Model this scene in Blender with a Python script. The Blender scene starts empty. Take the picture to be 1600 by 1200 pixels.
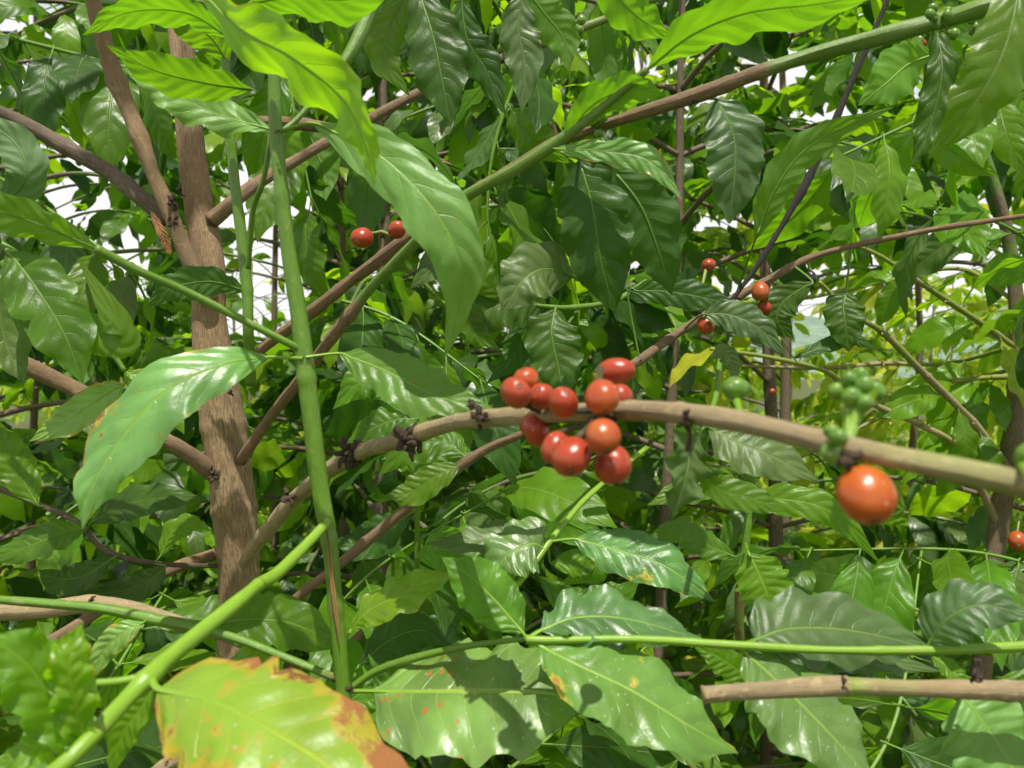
import bpy, math, random
import numpy as np
from mathutils import Vector, Matrix
random.seed(7); RS=np.random.RandomState(7)
sc=bpy.context.scene; COL=sc.collection
CAMZ=1.45; FP=1256.0
def P(px,py,d): return Vector(((px-800)*d/FP, d, CAMZ-(py-600)*d/FP))   # a point at distance d in front of the lens
def proj(p): return (800+p[0]*FP/p[1], 600-(p[2]-CAMZ)*FP/p[1])
SUN=Vector((.04,-.36,.93)).normalized()

# ------------------------------------------------------------------ node helpers
def newmat(name):
    m=bpy.data.materials.new(name); m.use_nodes=True; nt=m.node_tree; nt.nodes.clear(); return m,nt
class N:
    def __init__(s,nt): s.nt=nt
    def n(s,t,**k):
        nd=s.nt.nodes.new(t)
        for a,b in k.items(): setattr(nd,a,b)
        return nd
    def l(s,a,b): s.nt.links.new(a,b)
    def put(s,sock,v):
        if hasattr(v,'is_output') or isinstance(v,bpy.types.NodeSocket): s.l(v,sock)
        else: sock.default_value=v
    def m(s,op,a,b=None,c=None,clamp=False):
        nd=s.n('ShaderNodeMath',operation=op,use_clamp=clamp); s.put(nd.inputs[0],a)
        if b is not None: s.put(nd.inputs[1],b)
        if c is not None: s.put(nd.inputs[2],c)
        return nd.outputs[0]
    def mix(s,f,a,b,bt='MIX'):
        nd=s.n('ShaderNodeMix',data_type='RGBA',blend_type=bt); s.put(nd.inputs[0],f)
        s.put(nd.inputs[6],a if not isinstance(a,tuple) else (*a,1)[:4]); s.put(nd.inputs[7],b if not isinstance(b,tuple) else (*b,1)[:4])
        return nd.outputs[2]
    def ramp(s,v,lo,hi):   # smooth 0..1
        nd=s.n('ShaderNodeMapRange',interpolation_type='SMOOTHSTEP'); s.put(nd.inputs[0],v); nd.inputs[1].default_value=lo; nd.inputs[2].default_value=hi
        return nd.outputs[0]
    def noise(s,vec,scale,detail=3,rough=.55,w=None):
        nd=s.n('ShaderNodeTexNoise'); s.l(vec,nd.inputs['Vector']); nd.inputs['Scale'].default_value=scale; nd.inputs['Detail'].default_value=detail; nd.inputs['Roughness'].default_value=rough
        return nd.outputs[0]
    def map(s,vec,sc,loc=(0,0,0)):
        nd=s.n('ShaderNodeMapping'); s.l(vec,nd.inputs[0]); nd.inputs[3].default_value=sc; s.put(nd.inputs[1],loc); return nd.outputs[0]

LEAFM={}
def leafmat(name,base,trans,under=None,rough=.36,vein=.55,fleck=0,rust=0,edge=0,blotch=0,tw=.45,veincol=None,nveins=9,gloss=.5,bumps=1.0,simple=False,bedge=.12):
    if name in LEAFM: return LEAFM[name]
    base=(base[0]*1.3,base[1]*1.15,base[2]*.85); trans=(min(.8,trans[0]*1.35),min(.95,trans[1]*1.22),trans[2])
    m,nt=newmat(name); k=N(nt)
    uv=k.n('ShaderNodeUVMap',uv_map='UVMap').outputs[0]
    at=k.n('ShaderNodeAttribute',attribute_name='rnd').outputs['Fac']
    oi=k.n('ShaderNodeObjectInfo').outputs['Random']
    rnd=k.m('FRACT',k.m('ADD',at,oi))
    sep=k.n('ShaderNodeSeparateXYZ'); k.l(uv,sep.inputs[0]); u,v=sep.outputs[0],sep.outputs[1]
    vv=k.m('SUBTRACT',v,.5); a=k.m('MULTIPLY',k.m('ABSOLUTE',vv),2.0)
    side=k.m('MULTIPLY',k.m('GREATER_THAN',vv,0.0),.045)
    off=k.n('ShaderNodeCombineXYZ'); k.l(k.m('MULTIPLY',rnd,37.0),off.inputs[0]); k.l(k.m('MULTIPLY',rnd,11.0),off.inputs[1]); off=off.outputs[0]
    suv=k.map(uv,(2.5,1,1),off)
    wob=0.0 if simple else k.m('MULTIPLY',k.m('SUBTRACT',k.noise(suv,3,2),.5),.05)
    t0=k.m('ADD',k.m('SUBTRACT',k.m('ADD',u,side),k.m('MULTIPLY',k.m('POWER',a,1.35),.16)),wob)
    fr=k.m('FRACT',k.m('MULTIPLY',t0,float(nveins)))
    dd=k.m('ABSOLUTE',k.m('SUBTRACT',fr,.5))         # .5 at vein
    lat=k.m('MULTIPLY',k.ramp(dd,.455,.492),k.ramp(a,1.0,.55))
    mid=k.ramp(a,.05,.018)
    quilt=k.m('MULTIPLY',k.m('COSINE',k.m('MULTIPLY',k.m('SUBTRACT',fr,.5),6.2832)),k.ramp(a,0,.25))
    fine=.5 if simple else k.noise(suv,26,3,.6); big=k.noise(suv,1.6,1 if simple else 3)
    if not simple:
        net=k.n('ShaderNodeTexVoronoi',feature='DISTANCE_TO_EDGE'); k.l(suv,net.inputs['Vector']); net.inputs['Scale'].default_value=22
        netm=k.ramp(net.outputs['Distance'],.06,.0)
    b1=tuple(c*.72 for c in base); b2=tuple(min(1,c*1.35) for c in base)
    c0=k.mix(k.ramp(big,.3,.7),b1,b2)
    c0=k.mix(k.m('MULTIPLY',k.ramp(rnd,0,1),.45),c0,(base[0]*2.2,base[1]*1.45,base[2]*.7))
    vc=veincol or (min(1,base[0]*2.6+.03),min(1,base[1]*1.8+.04),base[2]*1.6+.01)
    veins=k.m('MAXIMUM',mid,k.m('MULTIPLY',lat,.42)); veins=veins if simple else k.m('MAXIMUM',veins,k.m('MULTIPLY',netm,.10))
    c1=k.mix(k.m('MULTIPLY',veins,vein),c0,vc)
    spotmask=None
    dead=0.0
    def addd(d,x): return x if isinstance(d,float) else k.m('MAXIMUM',d,x)
    def addm(c,mask,col):
        return k.mix(mask,c,col)
    tcol=k.mix(k.m('MULTIPLY',veins,.4),trans,(trans[0]*.55,trans[1]*.6,trans[2]*.5))
    tcol=k.mix(k.m('MULTIPLY',k.ramp(big,.35,.65),.3),tcol,(trans[0]*.6,trans[1]*.8,trans[2]))
    if edge:
        gat=k.ramp(k.noise(suv,1.7,2),.50-.08*edge,.60-.08*edge); em=k.m('MULTIPLY',k.ramp(k.m('ADD',a,k.m('MULTIPLY',k.m('SUBTRACT',k.noise(suv,4,4),.5),.9)),1.02-.25*edge,1.18-.2*edge),gat)
        c1=addm(c1,em,(.62,.42,.03)); tcol=addm(tcol,em,(.9,.6,.03))
        em2=k.m('MULTIPLY',gat,k.ramp(k.m('ADD',a,k.m('MULTIPLY',k.m('SUBTRACT',k.noise(suv,5,4),.5),1.0)),1.18-.2*edge,1.26-.2*edge))
        dead=addd(dead,em2); c1=addm(c1,em2,(.30,.13,.04)); tcol=addm(tcol,em2,(.3,.12,.03))
    if blotch:
        bn=k.noise(suv,2.3,5,.6); bn=k.m('ADD',bn,k.m('MULTIPLY',k.m('SUBTRACT',u,.45),.12)) if bedge>.2 else bn; bm=k.ramp(k.m('ADD',bn,k.m('MULTIPLY',a,bedge)),.70-.13*blotch,.78-.13*blotch)
        bm0=k.ramp(k.m('ADD',bn,k.m('MULTIPLY',a,bedge+.03)),.66-.13*blotch,.72-.13*blotch)
        dead=addd(dead,bm); c1=addm(c1,bm0,(.52,.46,.05)); tcol=addm(tcol,bm0,(.8,.6,.04))
        c1=addm(c1,bm,k.mix(fine,(.42,.13,.03),(.55,.28,.10))); tcol=addm(tcol,bm,(.6,.2,.03))
    if fleck:
        vo=k.n('ShaderNodeTexVoronoi',feature='F1'); k.l(suv,vo.inputs['Vector']); vo.inputs['Scale'].default_value=15; vo.inputs['Randomness'].default_value=1
        sel=k.n('ShaderNodeSeparateColor'); k.l(vo.outputs['Color'],sel.inputs[0])
        fm=k.m('MULTIPLY',k.ramp(vo.outputs['Distance'],.20,.10),k.m('LESS_THAN',sel.outputs[0],.28*fleck))
        fm=k.m('MULTIPLY',fm,k.m('ADD',.35,sel.outputs[1])); fm=k.m('MINIMUM',fm,.85)
        c1=addm(c1,fm,(.62,.66,.52))
    if rust:
        vo=k.n('ShaderNodeTexVoronoi',feature='F1'); k.l(suv,vo.inputs['Vector']); vo.inputs['Scale'].default_value=9
        sel=k.n('ShaderNodeSeparateColor'); k.l(vo.outputs['Color'],sel.inputs[0])
        gate=k.ramp(k.noise(suv,1.3,1),.62-.2*rust,.68-.2*rust)
        gate=k.m('MULTIPLY',k.ramp(u,.60,.25),k.ramp(k.noise(suv,1.8,1),.28,.38)) if rust>=1 else gate
        rad=k.m('ADD',.11 if rust>=1 else .08,k.m('MULTIPLY',sel.outputs[2],.16))
        rm=k.m('MULTIPLY',k.m('MULTIPLY',k.m('LESS_THAN',vo.outputs['Distance'],rad),k.m('LESS_THAN',sel.outputs[0],.5)),gate)
        rm2=k.m('MULTIPLY',k.m('MULTIPLY',k.ramp(vo.outputs['Distance'],.34,.16),k.m('LESS_THAN',sel.outputs[0],.5)),gate)
        c1=addm(c1,k.m('MULTIPLY',rm2,.6),(.42,.36,.06)); dead=addd(dead,rm); c1=addm(c1,rm,(.55,.17,.02)); tcol=addm(tcol,rm,(.5,.15,.02))
    un=under or tuple(min(1,c*1.5+.015) for c in base)
    geo=k.n('ShaderNodeNewGeometry'); back=geo.outputs['Backfacing']
    cu=k.mix(k.m('MULTIPLY',veins,.7),un,(un[0]*1.7+.02,un[1]*1.4+.02,un[2]*1.4))
    c2=k.mix(k.m('MULTIPLY',back,.8),c1,cu)
    bs=k.n('ShaderNodeBsdfPrincipled'); k.l(c2,bs.inputs['Base Color'])
    r=k.m('ADD',k.m('ADD',rough,k.m('MULTIPLY',back,.22)),k.m('MULTIPLY',k.m('SUBTRACT',fine,.5),.22)); k.l(r,bs.inputs['Roughness'])
    bs.inputs['Specular IOR Level'].default_value=gloss
    if not isinstance(dead,float): k.l(k.m('ADD',r,k.m('MULTIPLY',dead,.4)),bs.inputs['Roughness'])
    h=k.m('ADD',k.m('ADD',k.m('MULTIPLY',quilt,.55),k.m('MULTIPLY',k.m('MAXIMUM',mid,k.m('MULTIPLY',lat,.6)),-1.1)),k.m('ADD',k.m('MULTIPLY',fine,.35),k.m('MULTIPLY',big,1.2)))
    bp=k.n('ShaderNodeBump'); bp.inputs['Strength'].default_value=.42*bumps; bp.inputs['Distance'].default_value=.0011; k.l(h if isinstance(dead,float) else k.m('ADD',h,k.m('MULTIPLY',k.m('MULTIPLY',dead,k.noise(suv,40,3,.7)),3.0)),bp.inputs['Height']); k.l(bp.outputs[0],bs.inputs['Normal'])
    tr=k.n('ShaderNodeBsdfTranslucent'); k.l(tcol,tr.inputs[0]); k.l(bp.outputs[0],tr.inputs[1])
    mx=k.n('ShaderNodeMixShader'); mx.inputs[0].default_value=tw; k.l(bs.outputs[0],mx.inputs[1]); k.l(tr.outputs[0],mx.inputs[2])
    out=k.n('ShaderNodeOutputMaterial'); k.l(mx.outputs[0],out.inputs[0])
    LEAFM[name]=m; return m

def barkmat(name,brown,green,crack=1.0,rough=.8,con=.42):
    m,nt=newmat(name); k=N(nt)
    uv=k.n('ShaderNodeUVMap',uv_map='UVMap').outputs[0]
    tc=k.n('ShaderNodeTexCoord').outputs['Object']
    mixa=k.n('ShaderNodeAttribute',attribute_name='mixg').outputs['Fac']
    st=k.map(uv,(60,3,1)); n1=k.noise(k.map(uv,(14,2.0,1)),3.0,6,.7); n2=k.noise(tc,190,4,.65); n3=k.noise(tc,18,3); fib=k.noise(k.map(uv,(22,3.0,1)),4.0,5,.65)
    dark=tuple(c*con for c in brown); lite=tuple(min(1,c*(1.97-con)+.03) for c in brown)
    c=k.mix(k.ramp(fib,.3,.7),dark,lite); c=k.mix(k.m('MULTIPLY',k.ramp(n3,.35,.7),.5),c,(brown[0]*1.2,brown[1]*1.15,brown[2]*1.0))
    c=k.mix(k.m('MULTIPLY',k.ramp(n2,.56,.66),.5),c,tuple(min(1,x*1.9) for x in brown))
    g=k.mix(k.ramp(fib,.3,.7),tuple(x*.8 for x in green),tuple(x*1.25 for x in green))
    g=k.mix(k.m('MULTIPLY',k.ramp(n2,.60,.66),.35),g,(.35,.33,.14))
    mf=k.ramp(k.m('ADD',mixa,k.m('MULTIPLY',k.m('SUBTRACT',n3,.5),1.5)),.35,.65)
    c=k.mix(mf,c,g)
    bs=k.n('ShaderNodeBsdfPrincipled'); k.l(c,bs.inputs['Base Color']); k.l(k.m('SUBTRACT',rough,k.m('MULTIPLY',mf,.38)),bs.inputs['Roughness'])
    bp=k.n('ShaderNodeBump'); bp.inputs['Strength'].default_value=.8; bp.inputs['Distance'].default_value=.002*crack
    k.l(k.m('ADD',k.m('MULTIPLY',fib,k.m('SUBTRACT',1.0,k.m('MULTIPLY',mf,.85))),k.m('MULTIPLY',n2,.25)),bp.inputs['Height']); k.l(bp.outputs[0],bs.inputs['Normal'])
    out=k.n('ShaderNodeOutputMaterial'); k.l(bs.outputs[0],out.inputs[0]); return m

def cherrymat(name,c_main,c_alt,altamt=.5):
    m,nt=newmat(name); k=N(nt)
    tc=k.n('ShaderNodeTexCoord').outputs['Object']; oi=k.n('ShaderNodeObjectInfo').outputs['Random']
    cx=k.n('ShaderNodeCombineXYZ'); k.l(k.m('MULTIPLY',oi,9.0),cx.inputs[0]); vec=k.map(tc,(1,1,1),cx.outputs[0])
    n1=k.noise(vec,75,2); n2=k.noise(vec,500,2,.5)
    vo=k.n('ShaderNodeTexVoronoi'); k.l(vec,vo.inputs['Vector']); vo.inputs['Scale'].default_value=420
    sel=k.n('ShaderNodeSeparateColor'); k.l(vo.outputs['Color'],sel.inputs[0])
    sp=k.m('MULTIPLY',k.ramp(vo.outputs['Distance'],.22,.10),k.m('LESS_THAN',sel.outputs[0],.2))
    uv=k.n('ShaderNodeUVMap',uv_map='UVMap').outputs[0]; sep=k.n('ShaderNodeSeparateXYZ'); k.l(uv,sep.inputs[0]); V=sep.outputs[1]
    c=k.mix(k.m('MULTIPLY',k.ramp(n1,.4,.68),altamt),c_main,c_alt)
    c=k.mix(k.m('MULTIPLY',n2,.25),c,tuple(x*.55 for x in c_main))
    c=k.mix(k.m('MULTIPLY',sp,.75),c,(.66,.50,.36))
    c=k.mix(k.ramp(V,.955,.975),c,(.24,.13,.06)); c=k.mix(k.ramp(V,.984,.992),c,(.60,.50,.36))
    bs=k.n('ShaderNodeBsdfPrincipled'); k.l(c,bs.inputs['Base Color']); bs.inputs['Roughness'].default_value=.31; bs.inputs['Specular IOR Level'].default_value=.5
    bs.inputs['Subsurface Weight'].default_value=.12; bs.inputs['Subsurface Radius'].default_value=(.004,.0012,.0006); bs.inputs['Subsurface Scale'].default_value=1
    bp=k.n('ShaderNodeBump'); bp.inputs['Strength'].default_value=.22; bp.inputs['Distance'].default_value=.0006; k.l(k.m('ADD',n2,k.m('MULTIPLY',n1,2.0)),bp.inputs['Height']); k.l(bp.outputs[0],bs.inputs['Normal'])
    out=k.n('ShaderNodeOutputMaterial'); k.l(bs.outputs[0],out.inputs[0]); return m

BARK=barkmat('bark_brown',(.30,.20,.105),(.15,.24,.04),1.1,con=.55)
TWIG=barkmat('twig_brown',(.36,.275,.150),(.24,.29,.06),.5,con=.6)
TWIGP=barkmat('twig_pinkish',(.25,.16,.09),(.14,.24,.04),.7)
DARK=barkmat('twig_dark',(.035,.028,.026),(.05,.08,.02))
GREEN=barkmat('stem_green',(.22,.12,.05),(.125,.25,.022),.7,.75,con=.5)
GREENB=barkmat('stem_bright_green',(.22,.16,.06),(.21,.38,.03),.4,.7)
CRUST=barkmat('crusty_scar',(.13,.082,.055),(.1,.1,.04),2)
GREY=barkmat('twig_grey_brown',(.17,.125,.085),(.12,.20,.04),.7)
BARKB=barkmat('bark_shaded',(.19,.135,.09),(.12,.20,.04),1.2)
RED=cherrymat('cherry_red',(.43,.055,.020),(.47,.085,.04),.7)
ORED=cherrymat('cherry_orange_red',(.47,.080,.022),(.50,.15,.03),.8)
ORANGE=cherrymat('cherry_orange',(.54,.14,.018),(.48,.085,.018),.8)
GRN=cherrymat('cherry_green',(.12,.27,.035),(.22,.36,.05),.6)
BLK=cherrymat('cherry_black',(.02,.02,.03),(.04,.03,.03),.6)

MID=leafmat('leaf_mid',(.060,.155,.014),(.26,.58,.012))
MIDP=leafmat('leaf_mid_spotted',(.065,.19,.05),(.24,.52,.02),tw=.35,rust=.35,vein=.5)
DRK=leafmat('leaf_dark',(.030,.088,.016),(.12,.34,.010),tw=.34,rough=.40,gloss=.35)  # canopy shade is built into this darker leaf colour
TEAL=leafmat('leaf_teal',(.060,.132,.055),(.14,.38,.03),tw=.28,rough=.42,vein=.8,gloss=.6)  # sky sheen of shaded leaves mixed into a greyer, bluer base
BRT=leafmat('leaf_bright',(.085,.23,.020),(.24,.58,.012),tw=.5)
LIME=leafmat('leaf_lime',(.12,.28,.015),(.38,.85,.012),tw=.55,edge=.35,gloss=.9,rough=.34)
PALE=leafmat('leaf_pale',(.125,.325,.115),(.28,.55,.05),tw=.4,rough=.42,vein=.5,rust=.25)
FLK=leafmat('leaf_flecked',(.072,.19,.070),(.15,.40,.03),tw=.3,fleck=1.0,rough=.36,vein=.7,gloss=1.0)
RUST=leafmat('leaf_rusty',(.14,.29,.075),(.18,.42,.03),tw=.3,fleck=.8,rust=1.0,rough=.36,vein=.8,gloss=1.0)
FLKB=leafmat('leaf_flecked_blotched',(.085,.235,.075),(.14,.40,.03),tw=.3,fleck=1.0,blotch=-.15,rough=.33,vein=.8)
EDGE=leafmat('leaf_yellow_edge',(.145,.37,.12),(.25,.58,.02),tw=.4,edge=.75,rust=.35,rough=.36,gloss=.9)
VARI=leafmat('leaf_orange_blotched',(.15,.34,.06),(.40,.70,.03),tw=.4,blotch=.02,bedge=.26,edge=1.3,fleck=.5,rough=.36,vein=.9,veincol=(.62,.66,.04),nveins=8)
YEL=leafmat('leaf_yellowing',(.26,.32,.03),(.75,.75,.03),tw=.5,edge=.6)
DEAD=leafmat('leaf_dried',(.22,.12,.06),(.3,.15,.05),tw=.2,rough=.7)
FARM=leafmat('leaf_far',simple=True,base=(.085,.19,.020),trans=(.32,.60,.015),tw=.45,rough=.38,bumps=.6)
FARL=leafmat('leaf_far_light',simple=True,base=(.28,.38,.05),trans=(.66,.80,.05),tw=.5,rough=.42,bumps=.6)  # sunlight on distant leaves painted as a pale yellow-green base

# ------------------------------------------------------------------ mesh helpers
def mkmesh(name,V,F,UV=None,rnd=None,mixg=None,mats=(),fm=None,smooth=True):
    V=np.asarray(V,dtype=np.float32); me=bpy.data.meshes.new(name)
    F=np.asarray(F,dtype=np.int32); nf,kk=F.shape
    me.vertices.add(len(V)); me.vertices.foreach_set('co',V.ravel())
    me.loops.add(nf*kk); me.loops.foreach_set('vertex_index',F.ravel())
    me.polygons.add(nf); me.polygons.foreach_set('loop_start',np.arange(0,nf*kk,kk,dtype=np.int32))
    if smooth: me.polygons.foreach_set('use_smooth',np.ones(nf,dtype=bool))
    for m in mats: me.materials.append(m)
    if fm is not None: me.polygons.foreach_set('material_index',np.asarray(fm,dtype=np.int32))
    if UV is not None:
        ul=me.uv_layers.new(name='UVMap'); ul.data.foreach_set('uv',np.asarray(UV,dtype=np.float32)[F.ravel()].ravel())
    for nm,arr in (('rnd',rnd),('mixg',mixg)):
        if arr is not None:
            a=me.attributes.new(nm,'FLOAT','POINT'); a.data.foreach_set('value',np.asarray(arr,dtype=np.float32))
    me.update(calc_edges=True); me.validate(); return me
def catmull(pts,n):
    pts=[np.array(p,dtype=float) for p in pts]
    if len(pts)==2: pts=[pts[0],(pts[0]+pts[1])/2,pts[1]]
    ext=[2*pts[0]-pts[1]]+pts+[2*pts[-1]-pts[-2]]; out=[]; seg=len(pts)-1
    for i in range(n+1):
        s=i/n*seg; j=min(int(s),seg-1); t=s-j; a,b,c,d=ext[j:j+4]
        out.append(.5*((2*b)+(-a+c)*t+(2*a-5*b+4*c-d)*t*t+(-a+3*b-3*c+d)*t**3))
    return np.array(out)
class MB:
    def __init__(s): s.V=[];s.F=[];s.UV=[];s.R=[];s.G=[];s.M=[];s.o=0
    def add(s,V,F,UV,rnd=0,g=0,mi=0):
        V=np.asarray(V);F=np.asarray(F); n=len(V); s.V.append(V); s.F.append(F+s.o); s.UV.append(np.asarray(UV)); s.o+=n
        s.R.append(np.full(n,rnd,dtype=np.float32)); s.G.append(np.broadcast_to(np.asarray(g,dtype=np.float32),(n,)).copy()); s.M.append(np.full(len(F),mi))
    def build(s,name,mats,parent=None,origin=None):
        if not s.V: return None
        V=np.concatenate(s.V); o=np.array(origin) if origin is not None else V.mean(0)
        me=mkmesh(name,V-o,np.concatenate(s.F),np.concatenate(s.UV),np.concatenate(s.R),np.concatenate(s.G),mats,np.concatenate(s.M))
        ob=bpy.data.objects.new(name,me); COL.objects.link(ob); ob.location=Vector(o)
        if parent is not None: setparent(ob,parent)
        return ob
WLOC={}
def wl(o):
    p=Vector(o.location)
    while o.parent: o=o.parent; p=p+Vector(o.location)
    return p
def setparent(ob,parent):
    ob.location=Vector(ob.location)-wl(parent); ob.parent=parent      # parents carry no rotation
def tube(mb,pts,rad,g=0,n=None,seg=12,nodes=(),rough=.05,mi=0,cap=True,seed=0):
    """pts: world points, rad per point, g green mix per point"""
    n=n or max(6,len(pts)*7)
    C=catmull(pts,n); rad=np.asarray(rad,dtype=float); g=np.broadcast_to(np.asarray(g,dtype=float),(len(pts),))
    s=np.linspace(0,1,n+1); sp=np.linspace(0,1,len(pts)); R=np.interp(s,sp,rad); G=np.interp(s,sp,g)
    L=np.concatenate([[0],np.cumsum(np.linalg.norm(np.diff(C,axis=0),axis=1))]); tot=L[-1]
    for nd in nodes:
        R=R*(1+(.10 if R.mean()>.008 else .17)*np.exp(-((s-nd)*tot/(min(.006,R.mean()*1.0)))**2))
    rs=np.random.RandomState(seed+int(abs(C[0][0]*9973)+abs(C[-1][2]*7919))%100000)
    T=np.gradient(C,axis=0); T/=np.linalg.norm(T,axis=1)[:,None]+1e-12
    up=np.array([0,0,1.0]) if abs(T[0][2])<.9 else np.array([1.0,0,0]); A=np.cross(T[0],up); A/=np.linalg.norm(A); V=[];UV=[]
    ph=rs.rand(3)*6
    for i in range(n+1):
        A=A-T[i]*A.dot(T[i]); A/=np.linalg.norm(A); B=np.cross(T[i],A)
        for j in range(seg+1):
            th=2*math.pi*j/seg; r=R[i]*(1+rough*(math.sin(2*th+ph[0]+L[i]/R.mean()*.25)+.6*math.sin(3*th+ph[1]+L[i]/R.mean()*.4))+rough*.5*math.sin(L[i]/R.mean()*.8+ph[2]))
            V.append(C[i]+r*(math.cos(th)*A+math.sin(th)*B)); UV.append((j/seg,L[i]*8))
    F=[]
    w=seg+1
    for i in range(n):
        for j in range(seg): a=i*w+j; F.append((a,a+1,a+1+w,a+w))
    Gv=list(np.repeat(G,w))
    if cap:
        for e,(ii,rev) in enumerate(((0,True),(n,False))):
            c=len(V); V.append(C[ii]); UV.append((.5,L[ii]*8)); Gv.append(0.0 if not mi else G[ii])
            for j in range(0,seg,2):
                a=ii*w+j; b=a+1; d=a+2
                F.append((c,a,b,min(d,ii*w+seg)) if not rev else (c,min(d,ii*w+seg),b,a))
    mb.add(V,F,UV,0,np.array(Gv),mi)
PT=[0,.04,.12,.25,.42,.58,.72,.83,.91,.96,1]; PW=[.03,.16,.50,.82,.99,.98,.80,.50,.22,.09,.0]
PRO={'n':(PT,PW),'wide':(PT,[.04,.30,.68,.93,1,.97,.85,.62,.34,.14,0]),'tip':(PT,[.03,.22,.62,.92,1,.85,.60,.36,.19,.09,0]),'late':(PT,[.02,.08,.26,.58,.86,1,.95,.72,.38,.15,0])}
def leaf(name,path,w,mat,parent=None,roll=0,fold=.18,wave=.06,kw=5,pet=0,prof='n',curl=.15,petmat=None,nu=36,nv=8,seed=None,wl_=1,wr_=1,mb=None,petr=.0011,bite=0):
    """path: screen-placed points (x,y,distance) along the midrib; w: width in picture units; roll: degrees the face is turned up from facing the lens"""
    rs=np.random.RandomState(seed if seed is not None else int(abs(path[0][0]*13+path[-1][1]*7+w))%99991)
    pts=[np.array(P(*p)) for p in path]; own=mb is None; mb=mb or MB()
    C=catmull(pts,nu); T=np.gradient(C,axis=0); T/=np.linalg.norm(T,axis=1)[:,None]
    dm=np.mean([p[2] for p in path]); W=w*dm/FP/2/max(.35,math.cos(math.radians(roll)))
    s=np.linspace(0,1,nu+1); prf=np.interp(s,*PRO[prof]); 
    # smooth profile
    prf=np.convolve(np.pad(prf,(2,2),'edge'),[.1,.2,.4,.2,.1],'valid'); prf[-1]=0; prf[0]=.02
    V=[];UV=[]; L=np.linalg.norm(pts[-1]-pts[0]); ph=rs.rand(4)*6.28; amp=wave*W*2
    def frame(i):
        view=np.array([0,0,CAMZ])-C[i]; nrm=view-T[i]*view.dot(T[i]); nrm/=np.linalg.norm(nrm)+1e-9
        return nrm,np.cross(T[i],nrm)
    _,sm=frame(nu//2); sg=(1 if sm[2]>0 else -1) if abs(sm[2])>.15 else (1 if sm[0]>0 else -1)
    ang=math.radians(roll)*sg; NN=[]; bites=[(rs.uniform(.2,.85),rs.uniform(.012,.03),rs.uniform(.03,.16)) for _ in range(4)]
    for i in range(nu+1):
        nrm,sd=frame(i); nn=nrm*math.cos(ang)+sd*math.sin(ang); nn=nn/np.linalg.norm(nn); sd=np.cross(T[i],nn); NN.append(nn)
        jag=1+.06*math.sin(9*s[i]*kw*.7+ph[3])-sum(am*math.exp(-((s[i]-c_)/wd)**2) for c_,wd,am in bites)
        for j in range(-nv,nv+1):
            b=j/nv; ab=abs(b); wm=(wr_ if b>0 else wl_)
            x=b*W*prf[i]*wm*(1+(jag-1)*ab)
            z=-fold*ab*W*prf[i]*-1.0 - curl*ab*ab*W*prf[i]*1.4 + amp*ab**2*math.sin(s[i]*kw*5.0+ph[0 if b>0 else 1]+(1.3 if b>0 else 0))*min(1,prf[i]*1.6)+.25*amp*ab**3*math.sin(s[i]*kw*15+ph[2])
            V.append(C[i]+sd*x+nn*z); UV.append((s[i],.5+.5*b))
    w1=2*nv+1; F=[]; V=np.array(V)
    top=np.mean(NN,axis=0); 
    if top[2]<-.12: top=-top
    i0=nu//2; q0=i0*w1+nv; fn=np.cross(V[q0+1]-V[q0],V[q0+w1]-V[q0]); ok=fn.dot(top)>0
    for i in range(nu):
        for j in range(2*nv):
            a=i*w1+j; q=(a,a+1,a+1+w1,a+w1)
            F.append(q if ok else q[::-1])
    mb.add(V,F,UV,rs.rand(),0,0)
    # midrib and stalk as a thin tapered tube just under the blade
    pr=min(petr,max(.0005,W*.055)); ks=list(range(0,nu-1,3)); st=[C[k] for k in ks]; rr=[pr*(.9*(1-k/nu)**1.3+.06) for k in ks]
    pm=petmat or (GREEN if mat in (DRK,TEAL,MID) else GREENB)
    if pet is not None and not isinstance(pet,int): st=[np.array(P(*pet)) if isinstance(pet,tuple) else pet]+st; rr=[pr*1.2]+rr
    st=[q-(top*rr[i_]*.55 if i_>1 else 0) for i_,q in enumerate(st)]
    tube(mb,[q for q in st],rr,1.0,n=len(st)*3,seg=6,rough=0,mi=1,cap=False)
    if not own: return None
    ob=mb.build(name,[mat,pm],parent,origin=pts[0]); return ob
def thing(name,label,cat,loc,group=None):
    o=bpy.data.objects.new(name,None); COL.objects.link(o); o.location=loc; o.empty_display_size=.05
    o['label']=label; o['category']=cat
    if group: o['group']=group
    return o
REG={}
def rootof(o):
    while o.parent: o=o.parent
    return o
def stem(name,spec,mat,parent,nodes=(),rough=.05,seg=14,label=None,n=None):
    """spec: (x,y,distance,width,green)"""
    pts=[np.array(P(s[0],s[1],s[2])) for s in spec]; rad=[s[3]*s[2]/FP/2 for s in spec]; g=[s[4] if len(s)>4 else 0 for s in spec]
    mb=MB(); tube(mb,pts,rad,g,seg=seg,nodes=nodes,rough=rough,n=n or len(pts)*9)
    REG.setdefault(rootof(parent).name,[]).append(catmull(pts,60))
    ob=mb.build(name,[mat],parent,origin=pts[0])
    if label: ob['label']=label
    return ob
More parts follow.
